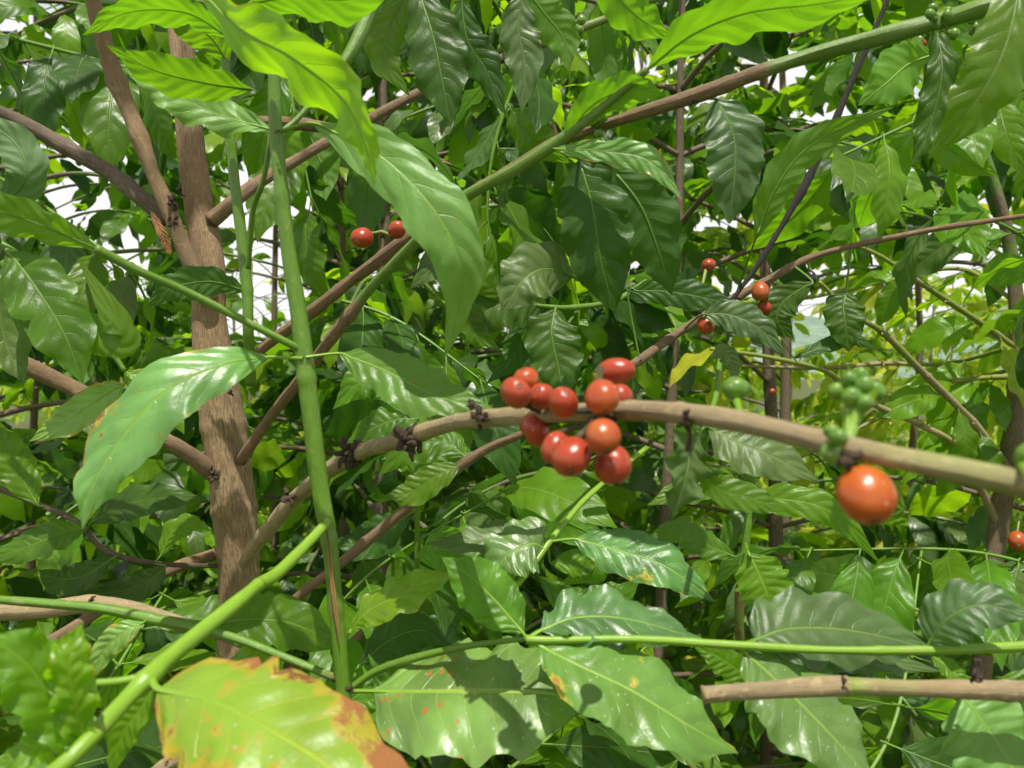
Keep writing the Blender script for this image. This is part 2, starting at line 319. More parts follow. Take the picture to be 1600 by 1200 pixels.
def cherry(parent,px,py,d,w,h,mat,tip=(0,0,-1),stalk=None,label=None,smat=None,name='cherry',seg=28):
    """w,h in picture units; tip: direction the navel points (x right, y away, z up)"""
    mb=MB(); c=np.array(P(px,py,d)); t=np.array(tip,dtype=float); t/=np.linalg.norm(t)
    a=np.cross(t,[.3,.9,.2]); a/=np.linalg.norm(a); b=np.cross(t,a)
    rw=w*d/FP/2; rh=h*d/FP/2
    # length lies along the tip; picture height is met by the vertical share of the axes
    rl=rh if abs(t[2])>.5 else (rw if abs(t[0])>.6 else (rh+rw)/2*1.04); rc=rw if abs(t[2])>.5 else (rh if abs(t[0])>.6 else (rh+rw)/2)
    rl*=1.05; rc*=.985; n=seg; m=seg//2+4; V=[];UV=[];F=[]
    rs=np.random.RandomState(int(px*7+py)); ph=rs.rand(3)*6
    for i in range(m+1):
        th=math.pi*i/m; zz=-math.cos(th); r=math.sin(th)
        dip=.16*math.exp(-((1-zz)/.012)) -.02*math.exp(-((1-zz)/.05))
        zz2=zz-.05*math.exp(-((1-zz)/.03))+ (.0)
        r2=r*(1+.025*zz)
        for j in range(n+1):
            al=2*math.pi*j/n; q=1+.035*math.sin(2*al+ph[0])+.02*math.sin(3*al+ph[1]+zz*2)+.03*math.cos(2*al)*(1-zz*zz)+.025*math.sin(al+ph[2])*zz
            V.append(c+t*rl*zz2+ (a*math.cos(al)*1.0+b*math.sin(al)*.96)*rc*r2*q); UV.append((j/n,i/m))
    w1=n+1
    for i in range(m):
        for j in range(n): k=i*w1+j; F.append((k,k+1,k+1+w1,k+w1))
    mb.add(V,F,UV,0,0,0)
    # calyx ring at the tip
    tp=c+t*rl*.955; ring=[tp+(a*math.cos(x)+b*math.sin(x))*rc*.13 for x in np.linspace(0,6.283,9)]
    tube(mb,ring,[rc*.035]*9,0,n=16,seg=5,rough=.15,mi=1,cap=False)
    if stalk:
        s=np.array(P(*stalk)); e=c-t*rl*.9; mid=(s+e)/2; tube(mb,[s,mid,e],[.0013,.0010,.0016],.7,n=8,seg=8,mi=1)
    ob=mb.build(name,[mat,smat or TWIG],parent,origin=c)
    if label: ob['label']=label
    return ob
def scar(parent,px,py,d,size,n=9,name='node_scar',mat=None):
    """dry crusty remains of flowers and bracts round a node"""
    mb=MB(); c=np.array(P(px,py,d)); rs=np.random.RandomState(int(px*3+py*5)); R=size*d/FP*.82
    for i in range(n):
        dr=rs.randn(3); dr/=np.linalg.norm(dr); dr*=np.array([.8,.8,1]); b=c+dr*R*.35; e=c+dr*R*rs.uniform(.6,1.05)+np.array([0,0,rs.uniform(-.2,.3)*R])
        m=(b+e)/2+rs.randn(3)*R*.15
        tube(mb,[b,m,e],[R*.20,R*.17,R*.05],0,n=5,seg=6,rough=.25,mi=0)
    return mb.build(name,[mat or CRUST],parent,origin=c)

# ================================================================== MAIN TREE
tree=thing('coffee_tree','coffee tree with brown forked trunk, its long branch bearing the red cherry cluster','coffee tree',P(365,1300,.62))
def part(ob,label): ob['label']=label; return ob
TD=.62
trunk=stem('trunk',[(352,1500,TD,80,0),(362,1300,TD,74,0),(374,1010,TD,66,0),(375,920,TD,68,0),(371,850,TD,67,0),(362,770,TD,71,0),(354,700,TD,68,0),(340,600,TD,60,0),(328,500,TD,50,0),(328,425,TD,44,0),(312,330,TD+.01,45,0),(300,250,TD+.02,44,0),(292,150,TD+.04,40,0),(280,20,TD+.07,36,0),(268,-160,TD+.12,36,0)],BARK,tree,nodes=(.335,.455,.62,.77),rough=.07,seg=26,n=150)
fork=stem('branch',[(328,470,TD-.012,28,0),(292,400,TD-.02,22,0),(266,335,TD-.02,24,0),(236,262,TD-.02,25,0),(206,185,TD-.02,25,0),(182,125,TD-.02,25,0),(160,55,TD-.03,25,0),(140,-20,TD-.04,23,0),(120,-120,TD-.05,26,0)],BARK,tree,nodes=(.45,.62),rough=.09,seg=18,label='second brown stem forking up to the left of the trunk')
stem('branch',[(262,345,TD,22,0),(215,305,TD,25,0),(175,272,TD+.01,25,0),(100,228,TD+.01,24,0),(30,190,TD,22,0),(-60,150,TD-.02,18,0)],GREY,tree,nodes=(.3,.6),label='darker branch leaving the trunk to the upper left')
stem('branch',[(362,762,TD+.005,30,0),(290,706,TD-.03,24,0),(240,678,TD-.04,23,0),(120,610,TD-.06,25,0),(0,552,TD-.08,27,0),(-90,510,TD-.1,27,0)],TWIGP,tree,nodes=(.55,),label='pinkish brown branch rising to the left edge')
stem('branch',[(358,858,TD+.01,18,0),(260,893,TD-.03,18,0),(180,938,TD-.06,18,0),(100,990,TD-.09,18,0),(20,1030,TD-.11,18,0),(-60,1075,TD-.13,18,0)],TWIGP,tree,nodes=(.4,))
stem('branch',[(330,345,TD,26,0),(365,315,TD,22,0),(400,288,TD+.01,19,0),(490,234,TD+.03,17,0),(570,190,TD+.05,16,0),(645,150,TD+.06,15,0),(720,112,TD+.08,14,0),(790,90,TD+.09,14,0),(893,50,TD+.1,13,.3),(1000,8,TD+.1,12,.6),(1090,-40,TD+.1,12,.6)],TWIGP,tree,nodes=(.5,.7,.8),label='long thin brown branch rising to the upper right')
stem('branch',[(376,720,TD-.01,18,0),(420,655,TD-.04,16,0),(465,598,TD-.08,17,0),(505,545,TD-.11,18,0),(543,497,TD-.13,20,0),(575,455,TD-.14,16,.8),(640,388,TD-.16,17,1),(720,312,TD-.18,19,1),(800,268,TD-.19,19,1),(880,215,TD-.2,18,1),(950,160,TD-.21,15,1),(1012,108,TD-.22,12,1)],TWIGP,tree,nodes=(.38,),label='branch with pale node that turns green above it')
upper=stem('branch',[(352,600,TD+.01,20.8,0),(400,553,TD,16.8,0),(480,492,TD-.02,18.4,0),(560,430,TD-.05,20.0,0),(625,382,TD-.07,20.0,0),(700,325,TD-.09,19.2,0),(790,270,TD-.11,17.6,0.2),(870,222,TD-.13,17.6,.2),(960,190,TD-.15,18.4,.15),(1085,150,TD-.18,22.4,.35),(1180,115,TD-.19,23.2,.55),(1290,80,TD-.2,24.8,.7),(1460,35,TD-.22,26.4,.8),(1600,-8,TD-.24,28.0,.8),(1700,-40,TD-.25,28.0,.8)],TWIGP,tree,nodes=(.26,.40,.68,.89),rough=.08,label='long branch rising behind the green shoot to the upper right corner')
# the fruiting branch
FB=[(368,900,.625,22.8,0),(395,858,.595,22.8,0),(425,820,.575,22.8,0),(470,770,.54,23.6,0),(545,714,.48,25.1,.05),(600,695,.44,25.8,.1),(640,682,.41,25.8,.1),(700,663,.37,26.6,.15),(750,655,.335,28.1,.1),(830,648,.305,28.9,.1),(900,645,.285,29.6,.1),(980,641,.268,31.2,.05),(1065,646,.25,31.9,.1),(1160,660,.235,32.7,.2),(1290,690,.215,35.0,.35),(1400,715,.205,38.0,.45),(1500,736,.197,41.8,.5),(1600,757,.19,45.6,.55),(1720,780,.18,48.6,.5),(2100,800,.185,52,.4),(3000,700,.25,50,.2)]
fb=stem('branch',FB,TWIG,tree,nodes=(.08,.20,.30,.40,.555,.60,.70),rough=.05,seg=22,n=170,label='long arching fruit branch carrying the red cherry cluster')
for a in ((640,690,.400,40,20),(655,684,.400,26,10),(547,708,.468,36,16),(748,655,.323,30,12),(452,776,.535,24,9),(1070,650,.245,33,6),(1313,716,.208,44,14),(938,650,.270,46,16),(742,640,.33,24,8)): scar(fb,*a)
# dry twiglet hanging under the node right of the cluster
stem('dry_stalk',[(1068,655,.25,9,0),(1078,680,.25,6,0),(1075,705,.25,11,0)],CRUST,fb,rough=.3)
NB=(930,648,.272)
for a in (
 (822,594,.292,42,38,ORED,(-.2,-.3,.6),(858,645,.303)),
 (846,620,.287,44,42,RED,(-.3,-.7,.5),(868,645,.300)),
 (806,614,.276,50,50,RED,(.2,-.85,.4),(855,648,.300)),
 (880,630,.262,49,52,RED,(.12,-.75,.62),(925,640,.27)),
 (968,620,.29,40,40,RED,(.3,.2,.5),(940,640,.28)),
 (962,580,.272,60,42,RED,(1,-.25,.1),(932,632,.275),'red cherry with yellow stalk at the top of the cluster'),
 (941,620,.256,54,57,ORED,(.1,-.55,-.7),(938,575,.266),'orange cherry standing in front of the branch'),
 (836,672,.300,58,40,RED,(-.8,-.2,-.5),(915,650,.29)),
 (868,700,.286,46,54,RED,(-.3,-.3,-.8),(925,655,.28)),
 (892,713,.258,63,66,RED,(-.05,-.62,-.5),(935,655,.27),'large red cherry with pale scar at the bottom of the cluster'),
 (957,726,.262,60,62,RED,(.12,-.35,-.8),(945,655,.272)),
 (942,682,.250,55,57,ORED,(.1,-.5,-.7),(938,645,.265)),
 (1353,773,.205,86,93,ORANGE,(.03,-.55,-.75),(1318,715,.212),'large single orange cherry hanging below the branch')):
    cherry(fb,*a[:7],stalk=a[7],label=a[8] if len(a)>8 else None,smat=CRUST if a[0]!=962 else YEL)
for a in ((1302,612,.224,30,28,(-.9,-.2,.3)),(1325,592,.222,24,28,(-.3,-.2,.9)),(1345,585,.230,26,28,(0,.1,1)),(1328,622,.216,32,34,(-.2,-.8,.3)),(1352,604,.218,28,34,(.2,-.3,.9)),(1374,612,.222,26,32,(.9,-.1,.4)),(1352,632,.214,28,28,(.3,-.8,.2)),
          (1299,674,.206,25,26,(-.4,-.6,.6)),(1310,683,.202,29,29,(.1,-.9,.2)),(1297,708,.206,34,32,(-.6,-.6,-.2)),(1149,608,.262,40,38,(-.2,-.5,.8)),(1605,712,.19,36,40,(0,-.5,.8))):
    if 1298<a[0]<1400 and a[1]<650: a=(1342+(a[0]-1342)*.85,608+(a[1]-608)*.9)+a[2:]
    cherry(fb,*a[:5],GRN,a[5],stalk=((1325,690,.212) if a[0]<1390 and a[0]>1200 else (a[0]+8,a[1]+42,a[2]-.02)),smat=GREENB,label='unripe green cherry' )
leaf('leaf',[(1322,668,.218),(1350,640,.215),(1372,600,.214)],16,LIME,fb,roll=10,prof='late',pet=(1318,690,.216))
leaf('leaf',[(1322,665,.22),(1330,610,.225),(1326,570,.226)],12,LIME,fb,roll=10,prof='late',pet=(1318,690,.216))
# green twig stubs and berries at the nodes of the two upper branches
for (x,y,d,n) in ((893,45,.715,4),(790,88,.705,3),(930,200,.475,6),(1470,30,.40,5),(905,30,.70,4),(805,68,.70,3)):
    rs=np.random.RandomState(x)
    for i in range(n):
        cherry(upper,x+rs.uniform(-22,22),y+rs.uniform(-20,24),d-.015+rs.uniform(-.01,.01),15,16,GRN,rs.randn(3)+[0,0,.3],stalk=(x,y,d),smat=GREEN,seg=14)
    scar(upper,x,y,d,14,6)
for a in ((1085,155,.44,18,7),(700,322,.53,15,7),(650,150,.68,10,5),(543,500,.49,18,7),(335,745,.60,20,8)): scar(upper,*a)
# peeling crust where the fork leaves the trunk
for a in ((272,318,.595,20,9),(268,345,.595,16,7),(280,300,.60,14,6),(362,615,.59,12,5)): scar(trunk,*a)
for i,(pp,w) in enumerate((([(236,330,.60),(252,362,.598),(262,385,.60),(268,400,.60)],14),([(282,340,.60),(275,360,.598),(262,372,.60)],12))):
    leaf('bark_strip',pp,w,DEAD,trunk,prof='wide',fold=.5,seed=i,petmat=CRUST)
# leaves of the main tree
cherry(upper,566,371,.53,34,34,RED,(-.3,-.7,-.4),stalk=(597,362,.54),label='small red cherry beside the hanging leaf')
cherry(upper,620,359,.53,30,27,RED,(.6,-.4,.4),stalk=(597,362,.54)); scar(upper,600,368,.54,10,5)
def L(par,path,w,mat,roll=0,**k):
    if 'pet' not in k:
        b=np.array(P(*path[0])); best=None
        for c in REG.get(rootof(par).name,[]):
            dd=np.linalg.norm(c-b,axis=1); i=dd.argmin()
            if best is None or dd[i]<best[0]: best=(dd[i],c[i])
        if best and best[0]<.10: k['pet']=best[1]
    return leaf('leaf',path,w,mat,par,roll,**k)
big=L(tree,[(488,192,.40),(585,238,.385),(668,315,.375),(716,400,.375),(716,480,.385),(695,560,.395)],102,PALE,8,pet=(440,205,.42),fold=.12,wave=.05,kw=4,seed=3,prof='tip'); big['label']='large pale green leaf hanging in the middle with brown spots'
L(tree,[(1012,108,.40),(1080,55,.385),(1170,20,.375),(1290,5,.37),(1400,-22,.365)],78,BRT,-38,seed=5)
L(tree,[(880,222,.42),(925,165,.41),(985,140,.405),(1040,148,.40)],58,BRT,-25,seed=6)
L(tree,[(865,232,.42),(950,237,.41),(1015,252,.405),(1066,312,.40)],46,EDGE,10,seed=9)
L(tree,[(1600,-60,.36),(1575,60,.35),(1530,150,.35),(1450,250,.36)],100,MID,-20,seed=8)
L(tree,[(1462,35,.44),(1472,110,.43),(1455,190,.43),(1425,262,.43)],56,DRK,0,wave=.22,seed=10,pet=(1462,30,.42))
L(tree,[(1120,155,.47),(1146,210,.465),(1148,270,.465),(1140,350,.47)],92,TEAL,22,pet=(1088,152,.45),seed=11,prof='wide')
L(tree,[(905,250,.50),(925,320,.495),(938,400,.495),(960,488,.50)],112,DRK,0,pet=(905,205,.48),seed=12,prof='wide')
L(tree,[(955,262,.53),(1000,320,.525),(1028,390,.525),(1050,462,.53)],100,DRK,-10,pet=(930,210,.49),seed=13)
L(tree,[(425,203,.50),(340,178,.50),(260,140,.49),(190,105,.48)],66,PALE,25,seed=14,wave=.12)
L(tree,[(395,140,.46),(320,130,.45),(240,110,.44),(165,70,.43)],62,MID,-35,seed=15)
L(tree,[(360,60,.47),(290,20,.46),(200,20,.45),(128,55,.44)],50,BRT,-40,seed=16)
L(tree,[(895,432,.52),(850,420,.51),(815,440,.50),(786,488,.50)],92,TEAL,12,seed=17,pet=(960,470,.56),prof='wide')

# ================================================================== GREEN SHOOT
shoot=thing('coffee_shoot','thick upright green shoot in front of the trunk with brown split near its foot','shoot',P(545,1400,.42))
sd_=.42
sh=stem('stem',[(560,1500,.42,25.8,1),(546,1200,.42,24.3,.9),(535,1060,.42,22.0,.85),(525,950,.42,23.6,.5),(515,850,.42,24.3,.5),(500,760,.42,27.4,.95),(486,650,.42,28.9,1),(476,560,.42,28.9,1),(465,480,.42,25.1,1),(452,400,.42,23.6,1),(440,300,.42,22.0,1),(431,205,.42,20.5,1),(428,110,.42,19.0,1),(424,0,.42,18.2,1),(415,-140,.42,16.7,1)],GREEN,shoot,nodes=(.215,.29,.475,.71),rough=.03,seg=20,n=150)
for a in ((508,822,.405,12,6),(545,1082,.41,18,7),(432,205,.41,10,4)): scar(sh,*a)
L4=L(shoot,[(420,558,.42),(352,568,.40),(262,608,.385),(190,685,.375),(145,760,.37),(128,828,.37)],98,EDGE,30,pet=(474,560,.415),seed=18,fold=.10,wave=.05,prof='n'); L4['label']='long pale green leaf with yellow edges held out to the left'
L5=L(shoot,[(530,552,.42),(600,578,.41),(680,618,.40),(772,638,.395)],84,MIDP,22,pet=(478,558,.415),seed=19,fold=.15)
stem('side_stem',[(472,548,.42,13,1),(450,536,.415,12,1),(300,460,.40,13,1),(220,425,.385,14,1),(148,388,.372,16,1)],GREEN,shoot,rough=.02)
L(shoot,[(150,388,.372),(60,350,.355),(-30,320,.345),(-120,285,.34)],62,MID,-10,seed=21)
L2=L(shoot,[(300,-30,.36),(375,45,.345),(455,90,.335),(535,155,.335),(570,225,.335),(587,288,.34)],88,LIME,-40,seed=22,fold=.2,wave=.10,prof='tip',pet=(424,-70,.42)); L2['label']='bright yellow green leaf lit from behind at the top'
L(shoot,[(390,5,.40),(460,-5,.39),(540,0,.38),(620,-20,.37)],76,BRT,-35,seed=23,pet=(424,10,.42))
for sp in (((442,205,.425,9,1),(470,180,.43,9,1),(520,120,.44,13,1),(560,60,.45,22,1),(590,-20,.46,24,1)),((425,200,.425,8,1),(412,280,.43,8,1),(395,330,.44,9,1),(388,420,.45,8,1))): stem('side_stem',sp,GREEN,shoot,rough=.02)
# bright broken side shoot toward the lens
stem('side_stem',[(515,812,.41,14,1),(470,860,.39,17,1),(432,897,.37,20,1),(402,914,.355,21,1)],GREENB,shoot,rough=.04)
ss=stem('side_stem',[(405,912,.352,18.7,1),(372,940,.335,22.1,1),(310,990,.315,25.5,1),(262,1030,.30,28.9,1),(236,1056,.29,34.0,1),(200,1090,.28,27.2,1),(130,1165,.26,27.2,1),(60,1230,.25,28.9,1)],GREENB,shoot,nodes=(.0,.62),rough=.03,label='bright green side stem slanting down to the lower left')
stem('side_stem',[(236,1056,.29,16,1),(190,1064,.285,13,1),(145,1068,.28,12,1)],GREENB,shoot,rough=.02)
L(shoot,[(128,1168,.262,),(85,1100,.255),(40,1035,.25),(-30,985,.245)],115,BRT,15,seed=24,wave=.16)
L(shoot,[(132,1160,.262),(118,1100,.257),(108,1035,.255),(128,972,.26)],70,LIME,10,seed=25,wave=.22,prof='wide')
L(shoot,[(245,1066,.30),(218,1110,.30),(190,1150,.30),(172,1215,.30)],56,BRT,28,seed=26,fold=.3)
L(shoot,[(160,1130,.29),(100,1150,.29),(40,1185,.29),(-20,1200,.29)],85,PALE,20,seed=27)
L(shoot,[(110,1200,.26),(70,1170,.255),(30,1180,.25),(-10,1195,.25)],50,LIME,20,seed=28)
L8=L(shoot,[(246,1076,.28),(340,1098,.262),(440,1150,.25),(550,1225,.24),(690,1340,.235)],215,VARI,24,seed=31,fold=.08,wave=.05,prof='wide',pet=(236,1056,.29),petr=.0016); L8['label']='broad green leaf with orange and yellow diseased patches at the bottom edge'

SPL=leafmat('split_bark',(.22,.17,.10),(.1,.05,.02),tw=.05,rough=.7)
leaf('bark_split',[(511,830,.4125),(517,890,.4125),(524,950,.4125),(531,1010,.4135)],7,SPL,shoot,prof='wide',fold=0,curl=.3,wave=.1,seed=70,petmat=CRUST)
# second thin green shoot
sh2=thing('coffee_shoot','thin upright green shoot just left of the thick green one','shoot',P(388,560,.52))
stem('stem',[(392,600,.54,15.3,1),(388,520,.52,17.0,1),(386,450,.52,17.0,1),(376,360,.52,17.0,1),(364,260,.52,16.1,1),(357,170,.52,15.3,1),(352,80,.52,14.4,1),(350,-60,.52,13.6,1)],GREEN,sh2,nodes=(.28,.62),rough=.03)
L(sh2,[(357,100,.52),(330,60,.51),(290,30,.50),(250,-30,.50)],60,MID,-30,seed=33)
L(sh2,[(385,455,.52),(330,440,.51),(270,450,.50),(230,480,.50)],52,DRK,0,seed=34)
# thin brown branch passing under the cluster
tb=thing('coffee_branch','thin brown twig slanting up under the red cherry cluster','branch',P(440,960,.52))
t1=stem('stem',[(400,1010,.54,15,0),(460,938,.52,15,0),(520,890,.51,15,0),(580,840,.50,16,0),(640,790,.49,17,0),(700,742,.48,18,0),(760,702,.47,15,0),(820,676,.46,12,0),(880,640,.46,8,.5)],TWIGP,tb,nodes=(.35,.62))
for a in ((735,716,.475,14,6),(590,832,.497,9,5)): scar(t1,*a)
L(tb,[(730,715,.475),(690,690,.48),(640,700,.48),(590,745,.48)],60,MID,25,seed=35)
L(tb,[(722,725,.475),(680,745,.47),(640,770,.47),(600,775,.47)],50,MID,15,seed=36)

# ================================================================== BRANCH ALONG THE BOTTOM WITH FLECKED LEAVES
br=thing('coffee_branch','slender green branch crossing the lower right with broad white flecked leaves','branch',P(1750,1008,.36))
stem('stem',[(822,999,.36,13.2,1),(860,1000,.36,11.4,1),(1000,999,.36,12.3,1),(1160,1009,.36,14.1,1),(1300,1016,.36,12.3,1),(1450,1016,.36,15.0,1),(1600,1010,.36,16.7,.6),(1760,1000,.36,17.6,.5),(2100,985,.38,19,.4),(2700,930,.46,17,.2)],GREENB,br,nodes=(.0,.28,.50),rough=.02)
leaf10=L(br,[(842,1008,.36),(905,1040,.35),(985,1078,.345),(1070,1130,.34),(1155,1178,.345)],128,FLKB,40,seed=41,pet=(824,1000,.36)); leaf10['label']='white flecked leaf with pale brown tip slanting down right'
L(br,[(845,985,.365),(900,965,.37),(985,968,.375),(1105,1002,.38)],88,FLK,40,seed=42,pet=(824,998,.36),wave=.1)
L(br,[(818,990,.36),(780,945,.365),(740,905,.37),(690,870,.375)],92,BRT,8,seed=43,pet=(822,998,.36),fold=.15)
0 and L(br,[(800,985,.36),(740,975,.37),(690,975,.38),(640,990,.39)],55,MID,30,seed=44,pet=(822,998,.36))
L(br,[(1180,1000,.365),(1235,982,.372),(1330,985,.378),(1455,1012,.385)],118,TEAL,22,seed=45,pet=(1160,1008,.36),wave=.04,prof='wide')
L(br,[(1185,1010,.37),(1240,1020,.38),(1330,1022,.39),(1475,1050,.40)],64,TEAL,24,seed=46,wave=.05)
L(br,[(1452,1004,.36),(1478,968,.355),(1530,945,.35),(1612,962,.345)],88,TEAL,20,seed=47,pet=(1450,1014,.36),prof='wide')
L(br,[(1452,1022,.36),(1478,1040,.355),(1500,1060,.35),(1520,1085,.35)],30,BRT,15,seed=48)
L(br,[(1162,1018,.362),(1215,1065,.355),(1290,1140,.345),(1375,1235,.335)],135,FLK,42,seed=49,pet=(1160,1008,.36),petr=.0013)
L(br,[(1185,1070,.40),(1150,1045,.40),(1120,1025,.40),(1085,1012,.40)],50,BRT,5,seed=50)
# rust-spotted leaf grows from a side stem of the shoot's lower node
L9=L(shoot,[(585,1080,.40),(670,1080,.385),(760,1080,.375),(840,1082,.37),(918,1095,.37)],178,RUST,38,seed=51,pet=(546,1080,.415),wave=.04,fold=.08,prof='wide'); L9['label']='broad shiny leaf with orange rust spots and white flecks'
stem('side_stem',[(545,1078,.42,12,1),(590,1048,.415,13,1),(660,1025,.40,13,1),(740,1008,.385,10,1),(822,998,.365,8,1)],GREEN,shoot,rough=.03)
L(shoot,[(548,985,.45),(575,955,.445),(635,925,.44),(708,895,.44)],60,LIME,42,seed=52,pet=(535,1010,.42),prof='late')
L(shoot,[(530,1095,.43),(570,1095,.43),(600,1080,.43),(575,1020,.44)],40,BRT,10,seed=53)
L(shoot,[(560,1040,.47),(610,1000,.47),(660,985,.47),(700,1010,.47)],70,DRK,15,seed=54)
# far-left green twig
gt=thing('coffee_branch','thin green twig crossing the lower left toward the green shoot','branch',P(-60,935,.44))
stem('stem',[(-60,930,.44,13,1),(0,937,.44,13,1),(150,950,.44,16,1),(232,966,.44,18,1),(350,992,.435,14,.9),(440,1025,.43,13,.9),(525,1060,.425,13,.8)],GREEN,gt,nodes=(.5,),rough=.03)
L(gt,[(225,972,.435),(190,990,.43),(160,1020,.43),(140,1068,.43)],42,EDGE,15,seed=55,pet=(232,966,.44))
L(gt,[(335,975,.44),(395,968,.45),(460,975,.46),(535,1012,.47)],88,MID,25,seed=56,pet=(240,962,.44),prof='wide')
L(gt,[(350,1040,.46),(390,1030,.46),(420,1040,.46),(450,1060,.46)],50,LIME,25,seed=57)
pb=thing('coffee_branch','thick pale brown branch entering low from the left edge','branch',P(-80,955,.50))
p1=stem('stem',[(-80,962,.50,30,0),(0,955,.50,29,0),(70,952,.50,27,0),(145,944,.50,27,0),(220,955,.50,25,0),(300,980,.50,20,0),(360,998,.51,15,0),(440,1040,.52,12,0)],TWIG,pb,nodes=(.42,))
scar(p1,142,935,.49,13,6)
bp_=thing('coffee_branch','pale brown branch stub at the bottom left behind the orange patched leaf','branch',P(230,1210,.36))
stem('stem',[(200,1240,.36,24,0),(250,1205,.36,24,0),(290,1180,.36,22,0),(330,1160,.37,18,0)],TWIG,bp_,nodes=(.4,)); scar(bp_,262,1172,.355,14,6)
# brown branch at the lower right
rb=thing('coffee_branch','cut brown branch with two ringed nodes at the lower right','branch',P(1720,1085,.31))
r1=stem('stem',[(1098,1086,.31,27,0),(1150,1081,.31,25,0),(1230,1076,.31,27,0),(1308,1072,.31,32,.1),(1330,1072,.31,27,.6),(1390,1074,.31,26,.35),(1450,1076,.31,27,.1),(1520,1078,.31,30,0),(1600,1080,.31,30,0),(1740,1085,.31,32,0),(2100,1100,.33,33,0),(2700,1150,.40,30,0)],TWIG,rb,nodes=(0,.345,.70),seg=20)
for a in ((1522,1062,.30,20,8),(1318,1070,.302,15,6)): scar(r1,*a)
stem('stub',[(1522,1078,.31,14,0),(1530,1050,.31,10,0),(1528,1030,.31,8,0)],CRUST,r1,rough=.25)
L(rb,[(1500,1085,.33),(1530,1120,.325),(1570,1180,.32),(1640,1290,.31)],150,PALE,28,seed=61,pet=(1500,1078,.31))
L(rb,[(1560,1060,.35),(1600,1100,.35),(1650,1150,.35),(1700,1210,.35)],130,MID,25,seed=62)
# dark thin stems on the right
dk=thing('dead_twig','thin blackish dead stem slanting down from the top right','stem',P(1120,498,.60))
stem('stem',[(1395,-30,.60,7,0),(1378,20,.60,8,0),(1345,95,.60,9,0),(1300,200,.60,11,0),(1255,295,.60,13,0),(1238,325,.60,10,0),(1180,420,.60,8,0),(1120,498,.60,7,0)],DARK,dk,nodes=(.58,),rough=.1)
cb=thing('coffee_branch','brown branch behind carrying a few small red and orange cherries','branch',P(1640,335,.62))
c1=stem('stem',[(930,600,.60,15,0),(985,572,.60,14,0),(1060,520,.61,14,0),(1150,465,.62,15,0),(1205,435,.62,13,0),(1260,405,.62,11,0),(1330,385,.62,9,0),(1450,360,.62,9,0),(1560,343,.62,8,0),(1660,330,.62,8,0)],TWIGP,cb,nodes=(.2,.33,.5))
for a in ((1103,507,.59,28,32,ORED,(0,-.4,-.8),(1110,488,.605)),(1188,455,.60,27,31,ORED,(-.1,-.4,-.8),(1180,440,.615)),(1195,480,.605,23,24,RED,(.1,-.4,-.8),(1185,450,.615)),(1107,414,.64,22,20,RED,(0,-.6,-.4),(1090,480,.61)),(1267,434,.62,18,22,BLK,(0,-.2,-.9),(1262,408,.62))):
    cherry(c1,*a[:7],stalk=a[7],smat=TWIG,seg=20)
for a in ((1093,488,.60,11,6),(1150,465,.61,12,6),(1000,566,.60,11,5)): scar(c1,*a)
L(cb,[(1095,492,.58),(1140,492,.575),(1185,512,.57),(1228,556,.57)],54,TEAL,15,seed=63)
L(cb,[(980,455,.60),(1040,455,.59),(1100,465,.585),(1160,480,.58)],50,DRK,15,seed=64,pet=(1000,566,.60))
L(cb,[(1180,375,.56),(1212,295,.55),(1270,225,.545),(1400,165,.54)],58,MID,-15,seed=65,pet=(1150,460,.615))
L(cb,[(1460,85,.58),(1420,100,.58),(1385,130,.57),(1340,165,.57)],80,BRT,-10,seed=66)
L(cb,[(1322,455,.62),(1318,480,.615),(1322,510,.61),(1326,550,.61)],62,DRK,0,seed=67,prof='wide',pet=(1330,388,.62))
L(cb,[(1240,560,.62),(1290,540,.62),(1330,530,.62),(1370,545,.62)],26,DRK,30,seed=68)
L(cb,[(1270,440,.60),(1225,470,.60),(1215,500,.60),(1240,530,.60)],60,DRK,0,seed=69)
# leaves between, each growing from a thin twig: behind the fruit branch
mt=thing('coffee_branch','leafy twig hanging dark leaves just behind the red cherry cluster','branch',P(960,470,.6))
stem('stem',[(1010,440,.62,9,.6),(960,470,.60,9,.8),(900,480,.58,9,.8),(860,480,.57,8,.9),(800,470,.56,6,1),(740,450,.56,5,1)],GREEN,mt,nodes=(.4,.7))
L(mt,[(868,482,.57),(862,520,.56),(872,570,.555),(882,625,.55)],88,DRK,5,seed=71,prof='wide')
L(mt,[(855,480,.57),(820,470,.56),(770,480,.555),(700,530,.55)],88,DRK,15,seed=72)
L(mt,[(800,470,.56),(760,440,.55),(740,420,.55),(700,430,.55)],50,MID,10,seed=73)
L(mt,[(845,480,.58),(820,520,.58),(800,560,.58),(760,600,.58)],44,DRK,0,seed=74)
L(mt,[(740,450,.56),(730,480,.55),(745,520,.55),(780,545,.55)],48,MID,5,seed=75)
lt=thing('coffee_branch','twig with glossy leaves under the fruit branch left of the cluster','branch',P(640,860,.52))
stem('stem',[(652,920,.55,9,1),(652,800,.53,9,1),(650,740,.52,8,1),(640,640,.54,6,1)],GREEN,lt,nodes=(.5,))
L(lt,[(600,720,.51),(640,705,.505),(690,700,.50),(745,712,.50)],72,MID,28,seed=76,pet=(650,740,.52))
L(lt,[(655,655,.53),(620,655,.53),(585,668,.53),(540,692,.53)],56,MID,25,seed=77)
L(lt,[(640,650,.53),(600,600,.54),(560,600,.54),(520,640,.54)],60,BRT,20,seed=78)
L(lt,[(650,870,.52),(690,860,.51),(720,870,.50),(770,880,.50)],70,BRT,15,seed=79)
L(lt,[(645,800,.53),(600,830,.54),(560,850,.54),(520,845,.54)],60,DRK,20,seed=80)
ft=thing('coffee_branch','green twig with three white flecked leaves below the red cherries','branch',P(1000,740,.55))
